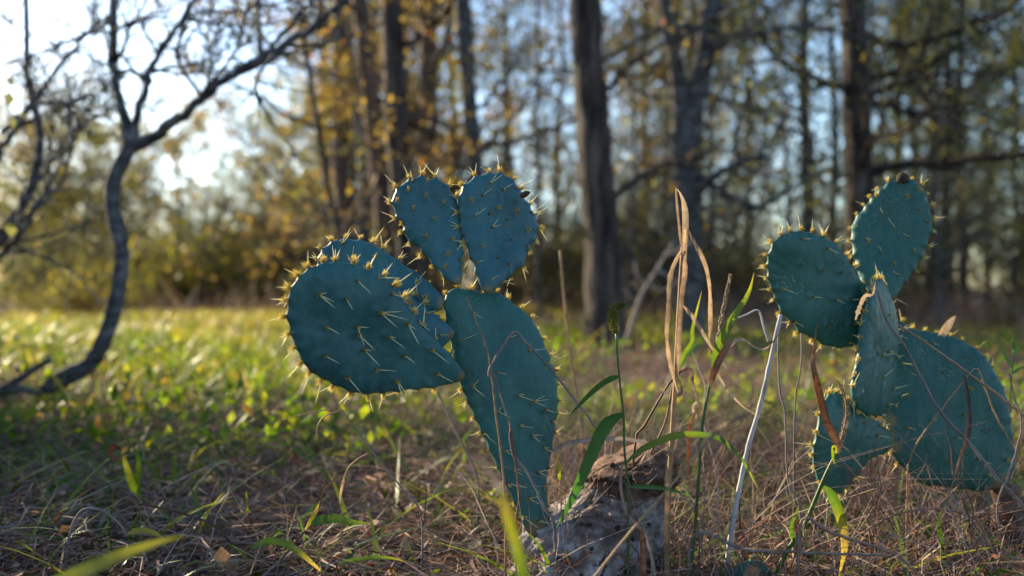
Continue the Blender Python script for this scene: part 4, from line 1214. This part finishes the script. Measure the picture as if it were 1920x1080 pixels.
def build_right_cactus():
    base = at(1890, 930, 1.22)
    root = thing('prickly_pear_cactus', 'green prickly pear at right with five pads, one turned edge on', 'cactus', (base[0], 1.22, 0.0))
    g = Geo()
    P = spline([at(1885, 1140, 1.24), at(1893, 1050, 1.235), at(1893, 980, 1.23), at(1885, 915, 1.225)], 24)
    rg = np.random.default_rng(6)
    g.tube(P, np.linspace(0.026, 0.017, 24) * (1 + rg.normal(0, 0.06, 24)), 14)
    obj('woody_base', g, MAT['stump_brown'], root)
    J = Pad(root, [(1676, 640), (1668, 605), (1684, 600), (1711, 617), (1747, 623), (1782, 632), (1813, 644), (1844, 670), (1862, 698), (1880, 730), (1890, 769), (1897, 813), (1904, 850), (1905, 890), (1885, 915), (1850, 921), (1836, 921), (1778, 913), (1729, 906),
                   (1702, 884), (1676, 858), (1660, 815), (1656, 778), (1665, 733), (1672, 690)], (1885, 915), 1.222, (-0.05, -0.98, 0.14), 0.0125, (0.004, -0.004), 'pad_green', seed=11, neck=0.03, scars=((1664, 790, 0.012), (1672, 838, 0.013), (1664, 815, 0.010), (1806, 795, 0.0035), (1822, 853, 0.003)))
    J.face([(1698, 702), (1736, 787), (1793, 778), (1842, 804), (1778, 820), (1769, 864), (1844, 764), (1742, 644), (1807, 673), (1804, 729), (1860, 711), (1693, 742), (1844, 889), (1690, 800), (1880, 860), (1820, 860), (1755, 700)], (0.6, 0.3), ('dot', 'tuft', 'single'), 0.95)
    J.rims(('rim', 'rim', 'tuft'), 0.85)
    H_ = Pad(root, [(1672, 566), (1655, 566), (1634, 556), (1613, 530), (1602, 493), (1596, 459), (1596, 430), (1602, 412), (1619, 392), (1637, 369), (1656, 352), (1674, 343), (1696, 341), (1715, 345), (1731, 362), (1741, 389), (1747, 424), (1738, 459), (1720, 500), (1697, 533), (1682, 556)],
             (1662, 566), 1.225, (-0.25, -0.95, 0.2), 0.0105, (0.004, 0.012), 'pad_green', seed=12)
    H_.face([(1698, 379), (1719, 400), (1653, 410), (1675, 435), (1735, 420), (1626, 459), (1700, 452), (1652, 480), (1711, 476), (1674, 501), (1613, 502), (1683, 354), (1720, 361), (1606, 430), (1643, 371), (1683, 522)], (-0.6, -0.5), ('single', 'tuft', 'dot'), 0.95)
    H_.rims(('rim', 'rimlong', 'tuft'), 0.95)
    g = Geo()
    c = at(1692, 333, 1.235)
    g.tube([c - [0, 0, 0.006], c - [0, 0, 0.002], c + [0, 0, 0.003], c + [0, 0, 0.0055]], [0.006, 0.0075, 0.0065, 0.004], 12)
    obj('dried_fruit', g, MAT['pit'], root)
    G = Pad(root, [(1619, 590), (1612, 625), (1604, 645), (1585, 652), (1548, 648), (1526, 635), (1500, 624), (1485, 607), (1463, 585), (1451, 556), (1440, 522), (1438, 487), (1443, 463), (1452, 447), (1470, 437), (1494, 433), (1520, 437), (1545, 446), (1568, 460), (1583, 482), (1602, 507), (1617, 540)],
            (1619, 600), 1.19, (0.12, -0.985, -0.05), 0.0105, (0.004, 0.004), 'pad_green', seed=13)
    G.face([(1494, 448), (1489, 494), (1530, 505), (1458, 539), (1511, 555), (1553, 559), (1584, 560), (1487, 602), (1541, 607), (1585, 604), (1583, 639), (1565, 509), (1540, 465)], (1.0, 0.1), ('single', 'single', 'dot', 'pair'), 0.95)
    G.rims(('rimlong', 'rim'), 1.0)
    I = Pad(root, [(1658, 775), (1638, 779), (1622, 777), (1606, 757), (1602, 733), (1608, 690), (1612, 650), (1617, 607), (1623, 565), (1633, 535), (1644, 523), (1656, 532), (1668, 555), (1675, 590), (1676, 640), (1673, 690), (1672, 733), (1670, 760)],
            (1656, 775), 1.185, (0.78, -0.62, 0.03), 0.0095, (0.0, 0.004), 'pad_green', seed=14)
    I.face([(1639, 591), (1661, 619), (1635, 659), (1650, 669), (1655, 560), (1628, 667), (1644, 729), (1640, 756), (1628, 707), (1658, 680), (1660, 742), (1650, 630)], (1.0, -0.1), ('pair', 'single'), 0.9)
    I.rims(('rimlong', 'rim'), 0.9)
    K = Pad(root, [(1668, 827), (1657, 845), (1631, 858), (1613, 877), (1598, 902), (1578, 924), (1551, 920), (1534, 898), (1525, 858), (1526, 813), (1533, 775), (1548, 744), (1572, 737), (1592, 751), (1611, 765), (1632, 783), (1654, 804)],
            (1664, 828), 1.19, (0.62, -0.78, 0.0), 0.011, (0.0, 0.004), 'pad_green', seed=15)
    K.face([(1590, 790), (1612, 812), (1622, 795), (1630, 838), (1548, 888), (1580, 902), (1560, 830), (1570, 765), (1595, 850)], (1.0, 0.1), ('single', 'dot'), 0.9)
    K.rims(('rimlong', 'rim'), 0.95)
    # small joined pad low in front
    root2 = thing('prickly_pear_cactus', 'small young cactus pad half hidden in straw at the bottom edge', 'cactus', (at(1405, 1075, 1.02)[0], 1.02, 0.0))
    L = Pad(root2, [(1408, 1175), (1380, 1150), (1358, 1110), (1360, 1075), (1385, 1055), (1410, 1050), (1436, 1062), (1450, 1090), (1445, 1130), (1425, 1165)], (1408, 1170), 1.02, (0.2, -0.9, 0.35), 0.009, (0, 0.006), 'pad_green', seed=16)
    L.face([(1395, 1072), (1420, 1080), (1405, 1100), (1380, 1100)], (0.5, -1), ('single', 'tuft'), 0.95)
    L.rims(('rim', 'rimlong'), 0.85)


build_main_cactus()
build_right_cactus()


# ------------------------------------------------------------------ foreground stems, leaves and dry stalks
def pts3(seq, Y, gnd=False):
    P = [at(p[0], p[1], p[2] if len(p) > 2 else Y) for p in seq]
    return np.array(P)


def plant(name, label, cat, Y, foot, group=None):
    b = at(foot[0], foot[1], Y)
    return thing(name, label, cat, (b[0], Y, 0.0), group)


def rooted(P):
    """continue a stem straight down into the soil"""
    P = np.asarray(P)
    return np.vstack([[P[0][0], P[0][1] + 0.004, -0.01], P]) if P[0][2] > 0.0 else P


def stem(root, seq, Y, w0, w1, mat, n=28, name='stem', root_it=True, rnd=0.5, jit=0.0, sides=6, lumps=0.0):
    P = pts3(seq, Y)
    if root_it: P = rooted(P)
    P = spline(P, n)
    rg = np.random.default_rng(int(abs(seq[0][0]) * 7 + abs(seq[0][1])))
    if jit: P = P + rg.normal(0, jit, P.shape)
    R = np.linspace(w0, w1, n) / F * Y * 0.5 * (1 + lumps * rg.normal(0, 1, n))
    g = Geo(); g.tube(P, R, sides, rnd)
    return obj(name, g, MAT[mat], root)


def leaf(root, seq, Y, w, mat, n=26, roll=0.0, fold=0.3, rnd=(0.5, 0.5), name='leaf', shape='blade', label=None, ripple=0.0):
    P = spline(pts3(seq, Y), n)
    t = np.linspace(0, 1, n)
    if shape == 'blade': pr = np.minimum(1, 0.35 + t * 5) * np.maximum(1 - t ** 2.6, 0.03)
    elif shape == 'lens': pr = np.maximum(np.sin(math.pi * np.clip(t, 0, 1)) ** 0.7, 0.04)
    else: pr = np.maximum(np.minimum(1, 0.6 + 2 * t) * np.minimum(1, (1 - t) * 6), 0.08)
    rg = np.random.default_rng(int(abs(seq[0][0]) * 3 + abs(seq[-1][1])))
    if ripple: pr = pr * (1 + ripple * rg.normal(0, 1, n))
    g = Geo(); g.ribbon(P, w / F * Y * pr, roll, fold, np.array(rnd, float))
    return obj(name, g, MAT[mat], root, label=label)


def fuzzy_head(root, seq, Y, w, mat, n=220, L=7, rnd=(0.2, 0.9), name='seed_head', bristle=0.6, seed=0, grain=3.2, sweep=0.6):
    """grass spike: overlapping grains with bristles around a bent axis"""
    rg = np.random.default_rng(seed)
    k = 60
    P = spline(pts3(seq, Y), k)
    T = np.gradient(P, axis=0); T /= np.linalg.norm(T, axis=1, keepdims=True)
    g = Geo()
    px = Y / F
    g.tube(P, np.linspace(w * 0.18, w * 0.08, k) * px, 5, 0.3)
    for q in range(n):
        u = q / n
        i = int(u * (k - 1))
        env = min(1, 0.45 + u * 4) * (1 - 0.55 * u ** 2)
        side = unit(np.cross(T[i], rg.normal(0, 1, 3)))
        p = P[i] + side * w * 0.28 * px * env
        d = unit(T[i] * sweep + side)
        r = rg.uniform(*rnd) * (0.4 + 0.6 * u) + (1 - u) * 0.7  # grains brighter towards the base: light on the head put into colour
        gl = grain * px
        g.tube([p, p + d * gl * 0.5, p + d * gl], [gl * 0.1, gl * 0.3, gl * 0.06], 5, min(r, 1), cap=False)
        if rg.uniform() < bristle:
            e = unit(d + rg.normal(0, 0.25, 3))
            g.tube([p, p + e * L * px * rg.uniform(0.7, 1.2)], [0.35 * px, 0.08 * px], 3, min(r, 1), cap=False)
    return obj(name, g, MAT[mat], root)


def build_foreground():
    # 1 tall dry stalk with folded top leaf
    Y = 1.02
    t = plant('dry_grass_stalk', 'tall tan dry grass stalk with folded leaf tip in front of the forked trunk', 'dry grass', Y, (1252, 1060))
    stem(t, [(1250, 1060), (1252, 960), (1258, 850), (1266, 720), (1271, 616), (1275, 542), (1280, 462)], Y, 12, 7, 'tan', rnd=0.45)
    leaf(t, [(1271, 640), (1279, 540), (1285, 440), (1284, 392), (1276, 364), (1267, 352)], Y, 12, 'tan', rnd=(0.3, 0.7), roll=(0.2, 0.6, -0.2), shape='strap')
    leaf(t, [(1267, 352), (1270, 390), (1274, 430), (1278, 470)], Y, 5, 'tan', rnd=(0.3, 0.2), shape='strap', name='leaf')
    leaf(t, [(1278, 468), (1263, 498), (1256, 527), (1254, 579), (1250, 616), (1252, 660), (1262, 705), (1272, 740)], Y - .005, 9, 'tan', rnd=(0.5, 0.35, 0.6), roll=(0.2, -0.5, 0.6, 0), ripple=0.12, shape='strap')
    leaf(t, [(1284, 430), (1283, 480), (1284, 510), (1278, 560), (1273, 640), (1270, 720)], Y - .008, 9, 'tan', rnd=(0.6, 0.2, 0.5), roll=(0.5, -0.2, 0.3), ripple=0.15, shape='strap')
    leaf(t, [(1288, 428), (1305, 462), (1322, 498), (1330, 542), (1331, 590), (1333, 635), (1342, 685), (1355, 718), (1390, 760), (1432, 787)], Y - .01, 10, 'tan', rnd=(0.1, 0.5, 0.35, 0.7, 0.6), roll=(0.2, 0.6, -0.3, 0.5), ripple=0.12)
    leaf(t, [(1281, 573), (1297, 592), (1315, 620), (1340, 660), (1362, 690)], Y - .015, 8, 'tan', rnd=(0.4, 0.8), ripple=0.1)
    stem(t, [(1262, 720), (1248, 790), (1220, 850)], Y + .01, 5, 4, 'tan', root_it=False, rnd=0.2, n=12, name='side_shoot')
    leaf(t, [(1272, 692), (1282, 665), (1298, 640), (1299, 615), (1316, 545)], Y + .005, 9, 'blade', rnd=(0.4, 0.5, 0.9), name='green_leaf', label='short green leaf')
    leaf(t, [(1272, 692), (1290, 662), (1306, 645), (1317, 628)], Y + .008, 8, 'blade_blue', rnd=(0.3, 0.6), name='green_leaf', label='short green leaf')
    # dark shoots curling at the middle
    t = plant('withered_shoot', 'dark withered shoot with curled leaves beside the tall dry stalk', 'dry grass', 1.05, (1190, 830))
    stem(t, [(1188, 850), (1205, 805), (1232, 757), (1258, 714), (1278, 695)], 1.05, 6, 4, 'rust', rnd=0.15, n=16)
    leaf(t, [(1276, 698), (1288, 692), (1296, 695), (1299, 720), (1308, 750), (1320, 775)], 1.04, 7, 'straw', rnd=(0.0, 0.6, 0.1), ripple=0.2)
    leaf(t, [(1266, 705), (1275, 718), (1278, 735), (1268, 741), (1240, 735), (1228, 745), (1212, 775)], 1.04, 6, 'straw', rnd=(0.1, 0.6, 0.0), ripple=0.2)
    # 2 green plant with rusty curled leaf and spike
    Y = 1.0
    t = plant('grass_plant', 'upright green grass with long pointed blade, thin seed spike and curling rusty leaf', 'grass', Y, (1294, 1090))
    stem(t, [(1294, 1090), (1302, 1010), (1310, 900), (1317, 800), (1329, 730), (1337, 690)], Y, 6, 5, 'blade_blue', rnd=0.5)
    leaf(t, [(1337, 690), (1345, 660), (1360, 622), (1380, 588), (1398, 560), (1407, 540), (1414, 511)], Y, 17, 'blade', rnd=(0.35, 0.45, 0.45, 0.95), roll=0.15, label='long pointed green blade')
    leaf(t, [(1331, 725), (1340, 695), (1352, 670), (1370, 645), (1392, 637), (1412, 650), (1430, 656), (1446, 645), (1460, 627)], Y - .01, 14, 'rust', rnd=(0.5, 0.4, 0.55, 1, 0.95, 0.3), roll=(0, 0.3, 0.9, 1.3, 0.4), label='rusty brown curling leaf', ripple=0.06)
    fuzzy_head(t, [(1344, 650), (1352, 600), (1362, 555), (1370, 516)], Y + .01, 7, 'tan', 130, 5, name='seed_spike', seed=3, bristle=0.15, grain=6, sweep=2.2)
    leaf(t, [(1318, 795), (1300, 770), (1305, 755), (1320, 760)], Y, 7, 'tan', rnd=(0.4, 0.8), ripple=0.1)
    leaf(t, [(1305, 770), (1292, 800), (1290, 860), (1296, 930)], Y, 9, 'rust', rnd=(0.6, 0.3, 0.1), roll=(0.3, 0.8), label='hanging brown leaf')
    # 4 foxtail
    Y = 0.985
    t = plant('foxtail_grass', 'green foxtail with nodding bristly head standing in front of the stump', 'grass', Y, (1178, 945))
    stem(t, [(1178, 948), (1175, 880), (1171, 849), (1169, 777), (1161, 704), (1155, 622)], Y, 5, 4, 'blade_blue', rnd=0.9)
    fuzzy_head(t, [(1155, 624), (1150, 604), (1149, 586), (1155, 574), (1171, 573)], Y, 24, 'blade', 460, 9, (0.45, 0.75), seed=4, grain=4.5)
    leaf(t, [(1162, 705), (1140, 712), (1115, 730), (1090, 755), (1067, 781)], Y - .01, 13, 'blade_blue', rnd=(0.6, 0.2), roll=0.3, label='upper arching blue green leaf')
    leaf(t, [(1168, 777), (1150, 785), (1130, 805), (1105, 860), (1075, 930), (1043, 990)], Y - .02, 27, 'blade_blue', rnd=(0.5, 0.9, 0.7), roll=0.25, fold=0.2, label='broad drooping green leaf')
    leaf(t, [(1178, 912), (1210, 912), (1240, 915), (1270, 922), (1298, 932)], Y - .01, 9, 'blade_blue', rnd=(0.3, 0.8), label='low thin green leaf')
    leaf(t, [(1178, 864), (1200, 846), (1231, 830), (1262, 818), (1289, 815), (1318, 816), (1347, 822), (1385, 854), (1405, 885), (1421, 916)], Y - .01, 14, 'blade', rnd=(0.4, 0.5, 0.55, 0.3, 0.3, 0.9), roll=(0.9, 0.3, 0.6, -0.2), label='long arching green leaf with tan tip')
    # 5 bleached stalk
    Y = 1.06
    t = plant('bleached_stalk', 'thick bleached white stalk leaning right below the left pad of the right cactus', 'dry stalk', Y, (1359, 1090))
    stem(t, [(1358, 1100), (1368, 1020), (1376, 969), (1400, 849), (1420, 780), (1433, 729), (1448, 660), (1464, 590)], Y, 11.5, 7.5, 'pale', n=60, lumps=0.09)
    stem(t, [(1441, 640), (1432, 612), (1422, 582), (1400, 590), (1380, 598)], Y, 5, 3, 'pale', root_it=False, n=16, name='twig')
    # 6 fuzzy spikelet close to lens
    Y = 0.84
    t = plant('feathery_grass', 'blurred tan feathery grass head slanting right across the stump', 'grass', Y, (1090, 1120))
    stem(t, [(1085, 1125), (1116, 1080), (1193, 984), (1270, 897), (1308, 849)], Y, 6, 4, 'tan', rnd=0.5)
    fuzzy_head(t, [(1308, 849), (1340, 815), (1372, 790), (1408, 774)], Y, 15, 'tan', 200, 22, (0.3, 0.9), seed=6, bristle=0.9, sweep=1.8)
    # 7 thin hanging stem right of the white stalk
    Y = 1.1
    t = plant('brown_stalk', 'thin wavy brown stem just right of the bleached stalk', 'dry stalk', Y, (1500, 960))
    stem(t, [(1500, 950), (1480, 912), (1474, 840), (1472, 777), (1464, 740), (1459, 690), (1460, 632)], Y, 4.5, 3.5, 'twig', n=40, jit=0.0003)
    t = plant('brown_stalk', 'thin brown stem hanging beneath the left pad of the right cactus', 'dry stalk', 1.14, (1500, 1000))
    stem(t, [(1490, 780), (1500, 700), (1503, 660), (1502, 625)], 1.16, 3.5, 3, 'twig', n=30)
    # 8 thick green stem with rusty leaf, seed tuft
    Y = 1.03
    t = plant('withering_grass', 'leaning thick green stem with upright rust coloured leaf in front of the lowest right pad', 'grass', Y, (1475, 1035))
    stem(t, [(1455, 1085), (1475, 1035), (1507, 987), (1547, 893), (1569, 849)], Y, 12, 6, 'blade', rnd=0.25)
    leaf(t, [(1573, 848), (1568, 825), (1551, 791), (1540, 750), (1530, 710), (1524, 680), (1528, 645), (1531, 608)], Y, 15, 'rust', rnd=(0.6, 0.5, 0.35, 0.6, 0.4), roll=(0.2, 0.6, 0.1, 0.8), label='upright rust coloured leaf')
    fuzzy_head(t, [(1570, 850), (1580, 815), (1587, 778), (1584, 740), (1570, 712)], Y + .01, 17, 'tan', 200, 10, (0.0, 0.6), name='seed_head', seed=8, bristle=0.7, sweep=1.5)
    leaf(t, [(1569, 850), (1563, 838), (1562, 860), (1567, 872)], Y - .005, 8, 'blade', rnd=(0.7, 0.4))
    leaf(t, [(1544, 912), (1556, 925), (1569, 951), (1580, 985), (1583, 1030), (1572, 1085)], Y - .02, 20, 'blade', rnd=(0.15, 0.4, 0.95, 1.0, 1.0), roll=(0.3, -0.3, 0.4), label='drooping leaf, green above and dry tan below')
    leaf(t, [(1488, 1015), (1484, 990), (1492, 965), (1497, 948)], Y, 9, 'blade', rnd=(0.3, 0.4))
    leaf(t, [(1500, 1015), (1492, 990), (1495, 975), (1509, 985)], Y, 8, 'rust', rnd=(0.3, 0.1))
    # 9 dry stems across the right cactus
    for nm, lab, seq, Y, w0, w1, m in (
        ('fallen_stalk', 'long grey dry stem lying slantwise across the biggest right pad', [(1925, 970), (1867, 893), (1818, 831), (1764, 773), (1729, 711), (1693, 644), (1662, 600), (1645, 545)], 1.135, 8, 4, 'twig'),
        ('fallen_stalk', 'tan dry stem sloping down right from the upper edge of the biggest right pad', [(1990, 830), (1920, 778), (1844, 720), (1778, 673), (1720, 632), (1684, 609)], 1.15, 6, 4, 'tan'),
        ('bent_stalk', 'thin tan stem bent in a sharp V over the biggest right pad', [(1702, 890), (1706, 862), (1720, 831), (1756, 778), (1800, 724), (1831, 690), (1850, 735), (1867, 778), (1890, 820), (1915, 872)], 1.16, 4, 3, 'tan'),
        ('bent_stalk', 'thin dark stem standing at the right edge of the frame', [(1905, 1090), (1870, 960), (1895, 880), (1915, 800), (1900, 735), (1893, 700)], 1.13, 5, 3, 'twig'),
        ('fallen_stalk', 'grey straight stem lying low across the bottom right', [(1300, 1005), (1400, 1032), (1500, 1036), (1620, 1040), (1690, 1042)], 1.0, 6, 5, 'twig'),
        ('fallen_stalk', 'pale broken stem lying low from the rusty grass towards the right', [(1502, 980), (1560, 1000), (1640, 1025), (1685, 1043), (1720, 1075)], 0.99, 7, 6, 'straw'),
        ('feathery_stalk', 'arched dry seed stem in the straw under the biggest right pad', [(1560, 1050), (1640, 985), (1700, 960), (1770, 955), (1830, 975), (1862, 1000)], 1.1, 5, 3, 'straw')):
        t = plant(nm, lab, 'dry stalk', Y, seq[0])
        stem(t, seq, Y, w0, w1, m, n=44, root_it=seq[0][1] > 880, jit=0.0003, rnd=0.55)
    t = plant('dry_leaf', 'dark narrow withered leaf hanging on the biggest right pad', 'leaf', 1.15, (1812, 720))
    leaf(t, [(1809, 705), (1816, 760), (1816, 813), (1802, 850), (1791, 889), (1795, 925)], 1.15, 9, 'straw', rnd=(0.0, 0.1, 0.3), roll=(0.5, 0.1, 0.7), ripple=0.1)
    t = plant('dry_leaf', 'small pale dry leaf sticking up behind the biggest right pad', 'leaf', 1.24, (1770, 640))
    leaf(t, [(1755, 645), (1765, 628), (1780, 606), (1792, 592)], 1.25, 16, 'tan', rnd=(0.7, 0.6), shape='lens')
    t = plant('dry_leaf', 'twisted tan leaf lying against the edge on pad', 'leaf', 1.1, (1620, 580))
    leaf(t, [(1604, 600), (1612, 575), (1622, 555), (1636, 552), (1642, 525)], 1.08, 8, 'tan', rnd=(0.6, 0.5), ripple=0.2)
    t = plant('dry_leaf', 'crumpled dark dead leaf at the foot of the right cactus', 'leaf', 1.15, (1885, 985))
    for q in ([(1868, 985), (1885, 970), (1905, 980)], [(1865, 992), (1885, 995), (1908, 985)], [(1890, 960), (1900, 985), (1905, 1005)]):
        leaf(t, q, 1.15, 22, 'rust', rnd=(0.0, 0.15), shape='lens', ripple=0.25, n=12, roll=(0, 1), name='lobe')
    # weed at the right edge
    t = plant('green_weed', 'small upright green weed at the right edge behind the cactus', 'weed', 1.3, (1895, 740))
    stem(t, [(1894, 760), (1897, 710), (1900, 680), (1900, 642)], 1.3, 4, 2, 'blade_blue', n=14)
    for q in ([(1898, 690), (1882, 665), (1870, 645)], [(1900, 668), (1908, 655), (1916, 648)], [(1898, 700), (1915, 690), (1932, 690)], [(1900, 655), (1899, 645), (1900, 632)]):
        leaf(t, q, 1.3, 6, 'blade_blue', rnd=(0.3, 0.6), n=10)
    # 10 stems over the main pad
    for nm, lab, seq, Y, w0, w1, m in (
        ('dry_straw', 'thin pinkish dry stem lying straight down the middle of the main pad', [(948, 960), (946, 931), (942, 873), (928, 762), (917, 671), (899, 618), (877, 560)], 1.015, 5, 3, 'tan'),
        ('dry_straw', 'dry stem bent to a peak on the main pad and running off to the right', [(918, 705), (919, 690), (942, 651), (964, 622), (985, 642), (1010, 666), (1058, 724), (1090, 765), (1122, 808)], 1.015, 5, 4, 'twig'),
        ('dry_straw', 'dark kinked twig resting on the lower half of the main pad', [(1040, 990), (1024, 960), (990, 887), (960, 848), (957, 801), (958, 800), (947, 767), (925, 700)], 1.012, 8, 3, 'twig')):
        t = plant(nm, lab, 'dry stalk', Y, seq[0])
        stem(t, seq, Y, w0, w1, m, n=44, root_it=seq[0][1] > 900, jit=0.0003, rnd=0.4)
    t = plant('dry_straw', 'thin rusty straw hanging upright before the foot of the main pad', 'dry stalk', 1.01, (968, 980))
    stem(t, [(968, 985), (974, 930), (968, 880), (962, 830), (956, 795)], 1.01, 4, 3, 'rust', n=24, rnd=0.5)
    t = plant('curled_straw', 'pale curved straw lying over the top of the stump', 'dry stalk', 1.03, (1040, 840))
    leaf(t, [(1035, 845), (1060, 832), (1100, 825), (1160, 822), (1205, 828), (1240, 838)], 1.03, 8, 'straw', rnd=(0.5, 0.75, 0.6), shape='strap')
    t = plant('dry_leaf', 'narrow rust coloured leaf standing in front of the stump', 'leaf', 0.98, (1203, 1090))
    leaf(t, [(1205, 1150), (1206, 1090), (1206, 1040), (1204, 1005), (1197, 986)], 0.98, 12, 'rust', rnd=(0.3, 0.5, 0.5), shape='strap')
    t = plant('dry_leaf', 'long grey folded leaf draped down the stump front', 'leaf', 0.985, (1195, 975))
    leaf(t, [(1166, 872), (1164, 915), (1175, 960), (1195, 985), (1212, 1010), (1225, 1060), (1232, 1110)], 0.985, 6, 'straw', rnd=(0.5, 0.7), shape='strap')
    t = plant('dry_stalk', 'upright brown dry stalk in front of the right side of the stump', 'dry stalk', 0.99, (1250, 1000))
    leaf(t, [(1252, 1120), (1250, 1020), (1252, 940), (1250, 860)], 0.985, 11, 'tan', rnd=(0.0, 0.15, 0.3), shape='strap', roll=0.4)
    # 11 blurred near blades
    t = plant('grass_sprig', 'blurred yellow green blade close to the lens at the bottom left', 'grass', 0.55, (100, 1100))
    leaf(t, [(60, 1120), (140, 1080), (220, 1045), (290, 1020), (345, 1005)], 0.62, 34, 'blade', rnd=(0.62, 0.72, 0.75), roll=0.6, fold=0.2)
    t = plant('grass_sprig', 'blurred yellow green blade close to the lens before the foot of the main pad', 'grass', 0.6, (985, 1100))
    leaf(t, [(990, 1150), (983, 1080), (972, 1030), (957, 979), (942, 925)], 0.52, 22, 'blade', rnd=(0.15, 0.3, 0.6, 0.75, 0.95), roll=0.4, shape='strap')
    leaf(t, [(942, 925), (925, 895), (905, 868), (885, 848)], 0.54, 12, 'straw', rnd=(0.6, 0.5))
    # 12 left foreground plants
    t = plant('leafy_shoot', 'green shoot with two upright leaves and a curled brown tip at lower left', 'grass', 1.35, (265, 990))
    stem(t, [(266, 995), (265, 960), (262, 925)], 1.35, 5, 5, 'blade', rnd=0.6, n=10)
    leaf(t, [(262, 930), (258, 905), (262, 870), (254, 845), (249, 835)], 1.35, 18, 'blade', rnd=(0.3, 0.45, 0.4), roll=0.4)
    leaf(t, [(262, 930), (248, 905), (240, 880), (232, 855), (226, 838)], 1.345, 18, 'blade', rnd=(0.4, 0.7, 0.95), roll=0.2)
    leaf(t, [(228, 845), (215, 836), (206, 848), (215, 863), (232, 852), (243, 838)], 1.34, 11, 'rust', rnd=(0.1, 0.3, 0.0), roll=(0.2, 1.0), label='curled brown leaf tip')
    Y = 1.08
    t = plant('leafy_shoot', 'slanting stem with one green pointed leaf and drooping dark tip, below the front pad', 'grass', Y, (505, 1078))
    stem(t, [(500, 1085), (530, 1045), (571, 996), (596, 955), (600, 940)], Y, 5, 4, 'tan', rnd=0.1)
    leaf(t, [(572, 995), (586, 970), (594, 955), (598, 944)], Y - .005, 9, 'blade', rnd=(0.9, 0.75, 1.0), shape='lens')
    leaf(t, [(584, 982), (605, 975), (630, 973), (655, 979), (692, 981)], Y - .01, 19, 'blade', rnd=(0.3, 0.35, 0.6), roll=0.5, label='green pointed leaf')
    leaf(t, [(597, 950), (605, 925), (620, 905), (645, 897)], Y + .005, 7, 'straw', rnd=(0.0, 0.1))
    leaf(t, [(645, 897), (640, 920), (637, 945)], Y, 6, 'tan', rnd=(0.3, 0.7))
    stem(t, [(645, 897), (655, 875), (675, 858), (690, 850)], Y + .005, 3, 2, 'tan', root_it=False, n=10, name='side_shoot')
    t = plant('grass_sprig', 'arching green blade turning yellow at its tip at bottom centre left', 'grass', 1.04, (480, 1060))
    leaf(t, [(470, 1030), (500, 1016), (530, 1018), (560, 1035), (590, 1060), (612, 1082)], 1.04, 15, 'blade', rnd=(0.3, 0.35, 0.55, 0.9, 1.0), roll=(0.6, 0.2))
    t = plant('grass_sprig', 'low narrow green blade lying on the straw left of the stump', 'grass', 1.05, (640, 1055))
    leaf(t, [(638, 1056), (670, 1050), (705, 1046), (740, 1048), (765, 1056)], 1.05, 10, 'blade', rnd=(0.3, 0.35, 0.95), roll=0.7)
    t = plant('grass_sprig', 'short yellow green blade lying at the bottom left', 'grass', 1.1, (245, 1010))
    leaf(t, [(240, 1000), (265, 995), (290, 1000), (310, 1012)], 1.1, 13, 'blade', rnd=(0.8, 0.8), roll=0.6)
    t = plant('arched_stalk', 'dark arched stem at the bottom left corner', 'dry stalk', 1.08, (122, 1080))
    stem(t, [(122, 1085), (124, 1050), (130, 1005), (140, 975), (158, 955), (190, 958), (220, 978), (240, 1005)], 1.08, 6, 4, 'twig', n=36)
    t = plant('dry_straw', 'thin pinkish seed stem drooping below the big front pad', 'dry stalk', 1.1, (790, 965))
    stem(t, [(790, 968), (760, 925), (735, 892), (692, 839), (660, 795), (644, 772), (632, 758), (620, 738)], 1.1, 4, 2, 'twig', n=36)
    stem(t, [(644, 771), (620, 768), (595, 771), (560, 779), (530, 787)], 1.1, 2.5, 1.5, 'tan', root_it=False, n=16, name='side_shoot')
    stem(t, [(635, 772), (612, 778), (597, 795), (594, 815), (596, 830)], 1.1, 3, 2, 'tan', root_it=False, n=16, name='side_shoot')
    t = plant('dry_straw', 'grey bent straw crossing the litter at lower left', 'dry stalk', 1.5, (270, 940))
    stem(t, [(270, 940), (330, 905), (385, 878), (428, 868), (440, 890)], 1.5, 6, 4, 'straw', n=30, rnd=0.7)
    t = plant('dry_straw', 'purplish dry stem lying along the litter at lower left', 'dry stalk', 1.15, (262, 945))
    stem(t, [(450, 1040), (430, 1015), (400, 985), (340, 962), (290, 950), (262, 945)], 1.15, 5, 4, 'straw', n=30, rnd=0.15)
    # short yellow-green pointed shoot beside the stump
    t = plant('leafy_shoot', 'tiny yellow tipped green shoot between the main pad and the stump', 'grass', 1.06, (1050, 920))
    stem(t, [(1052, 935), (1050, 900)], 1.06, 3, 3, 'tan', n=8, rnd=0.6)
    leaf(t, [(1050, 905), (1048, 885), (1047, 862)], 1.06, 8, 'blade', rnd=(0.5, 0.9), shape='lens')
    t = plant('blurred_stalk', 'tall blurred tan stem right of the main pad', 'dry stalk', 1.5, (1090, 800))
    stem(t, [(1092, 800), (1078, 720), (1068, 650), (1058, 560), (1050, 470)], 1.55, 7, 4, 'tan', n=30, rnd=0.5)
    t = plant('blurred_stalk', 'grey blurred stem leaning behind the foot of the main pad', 'dry stalk', 1.35, (890, 900))
    stem(t, [(895, 900), (860, 820), (830, 755), (815, 725)], 1.35, 6, 4, 'straw', n=24, rnd=0.72)


build_foreground()
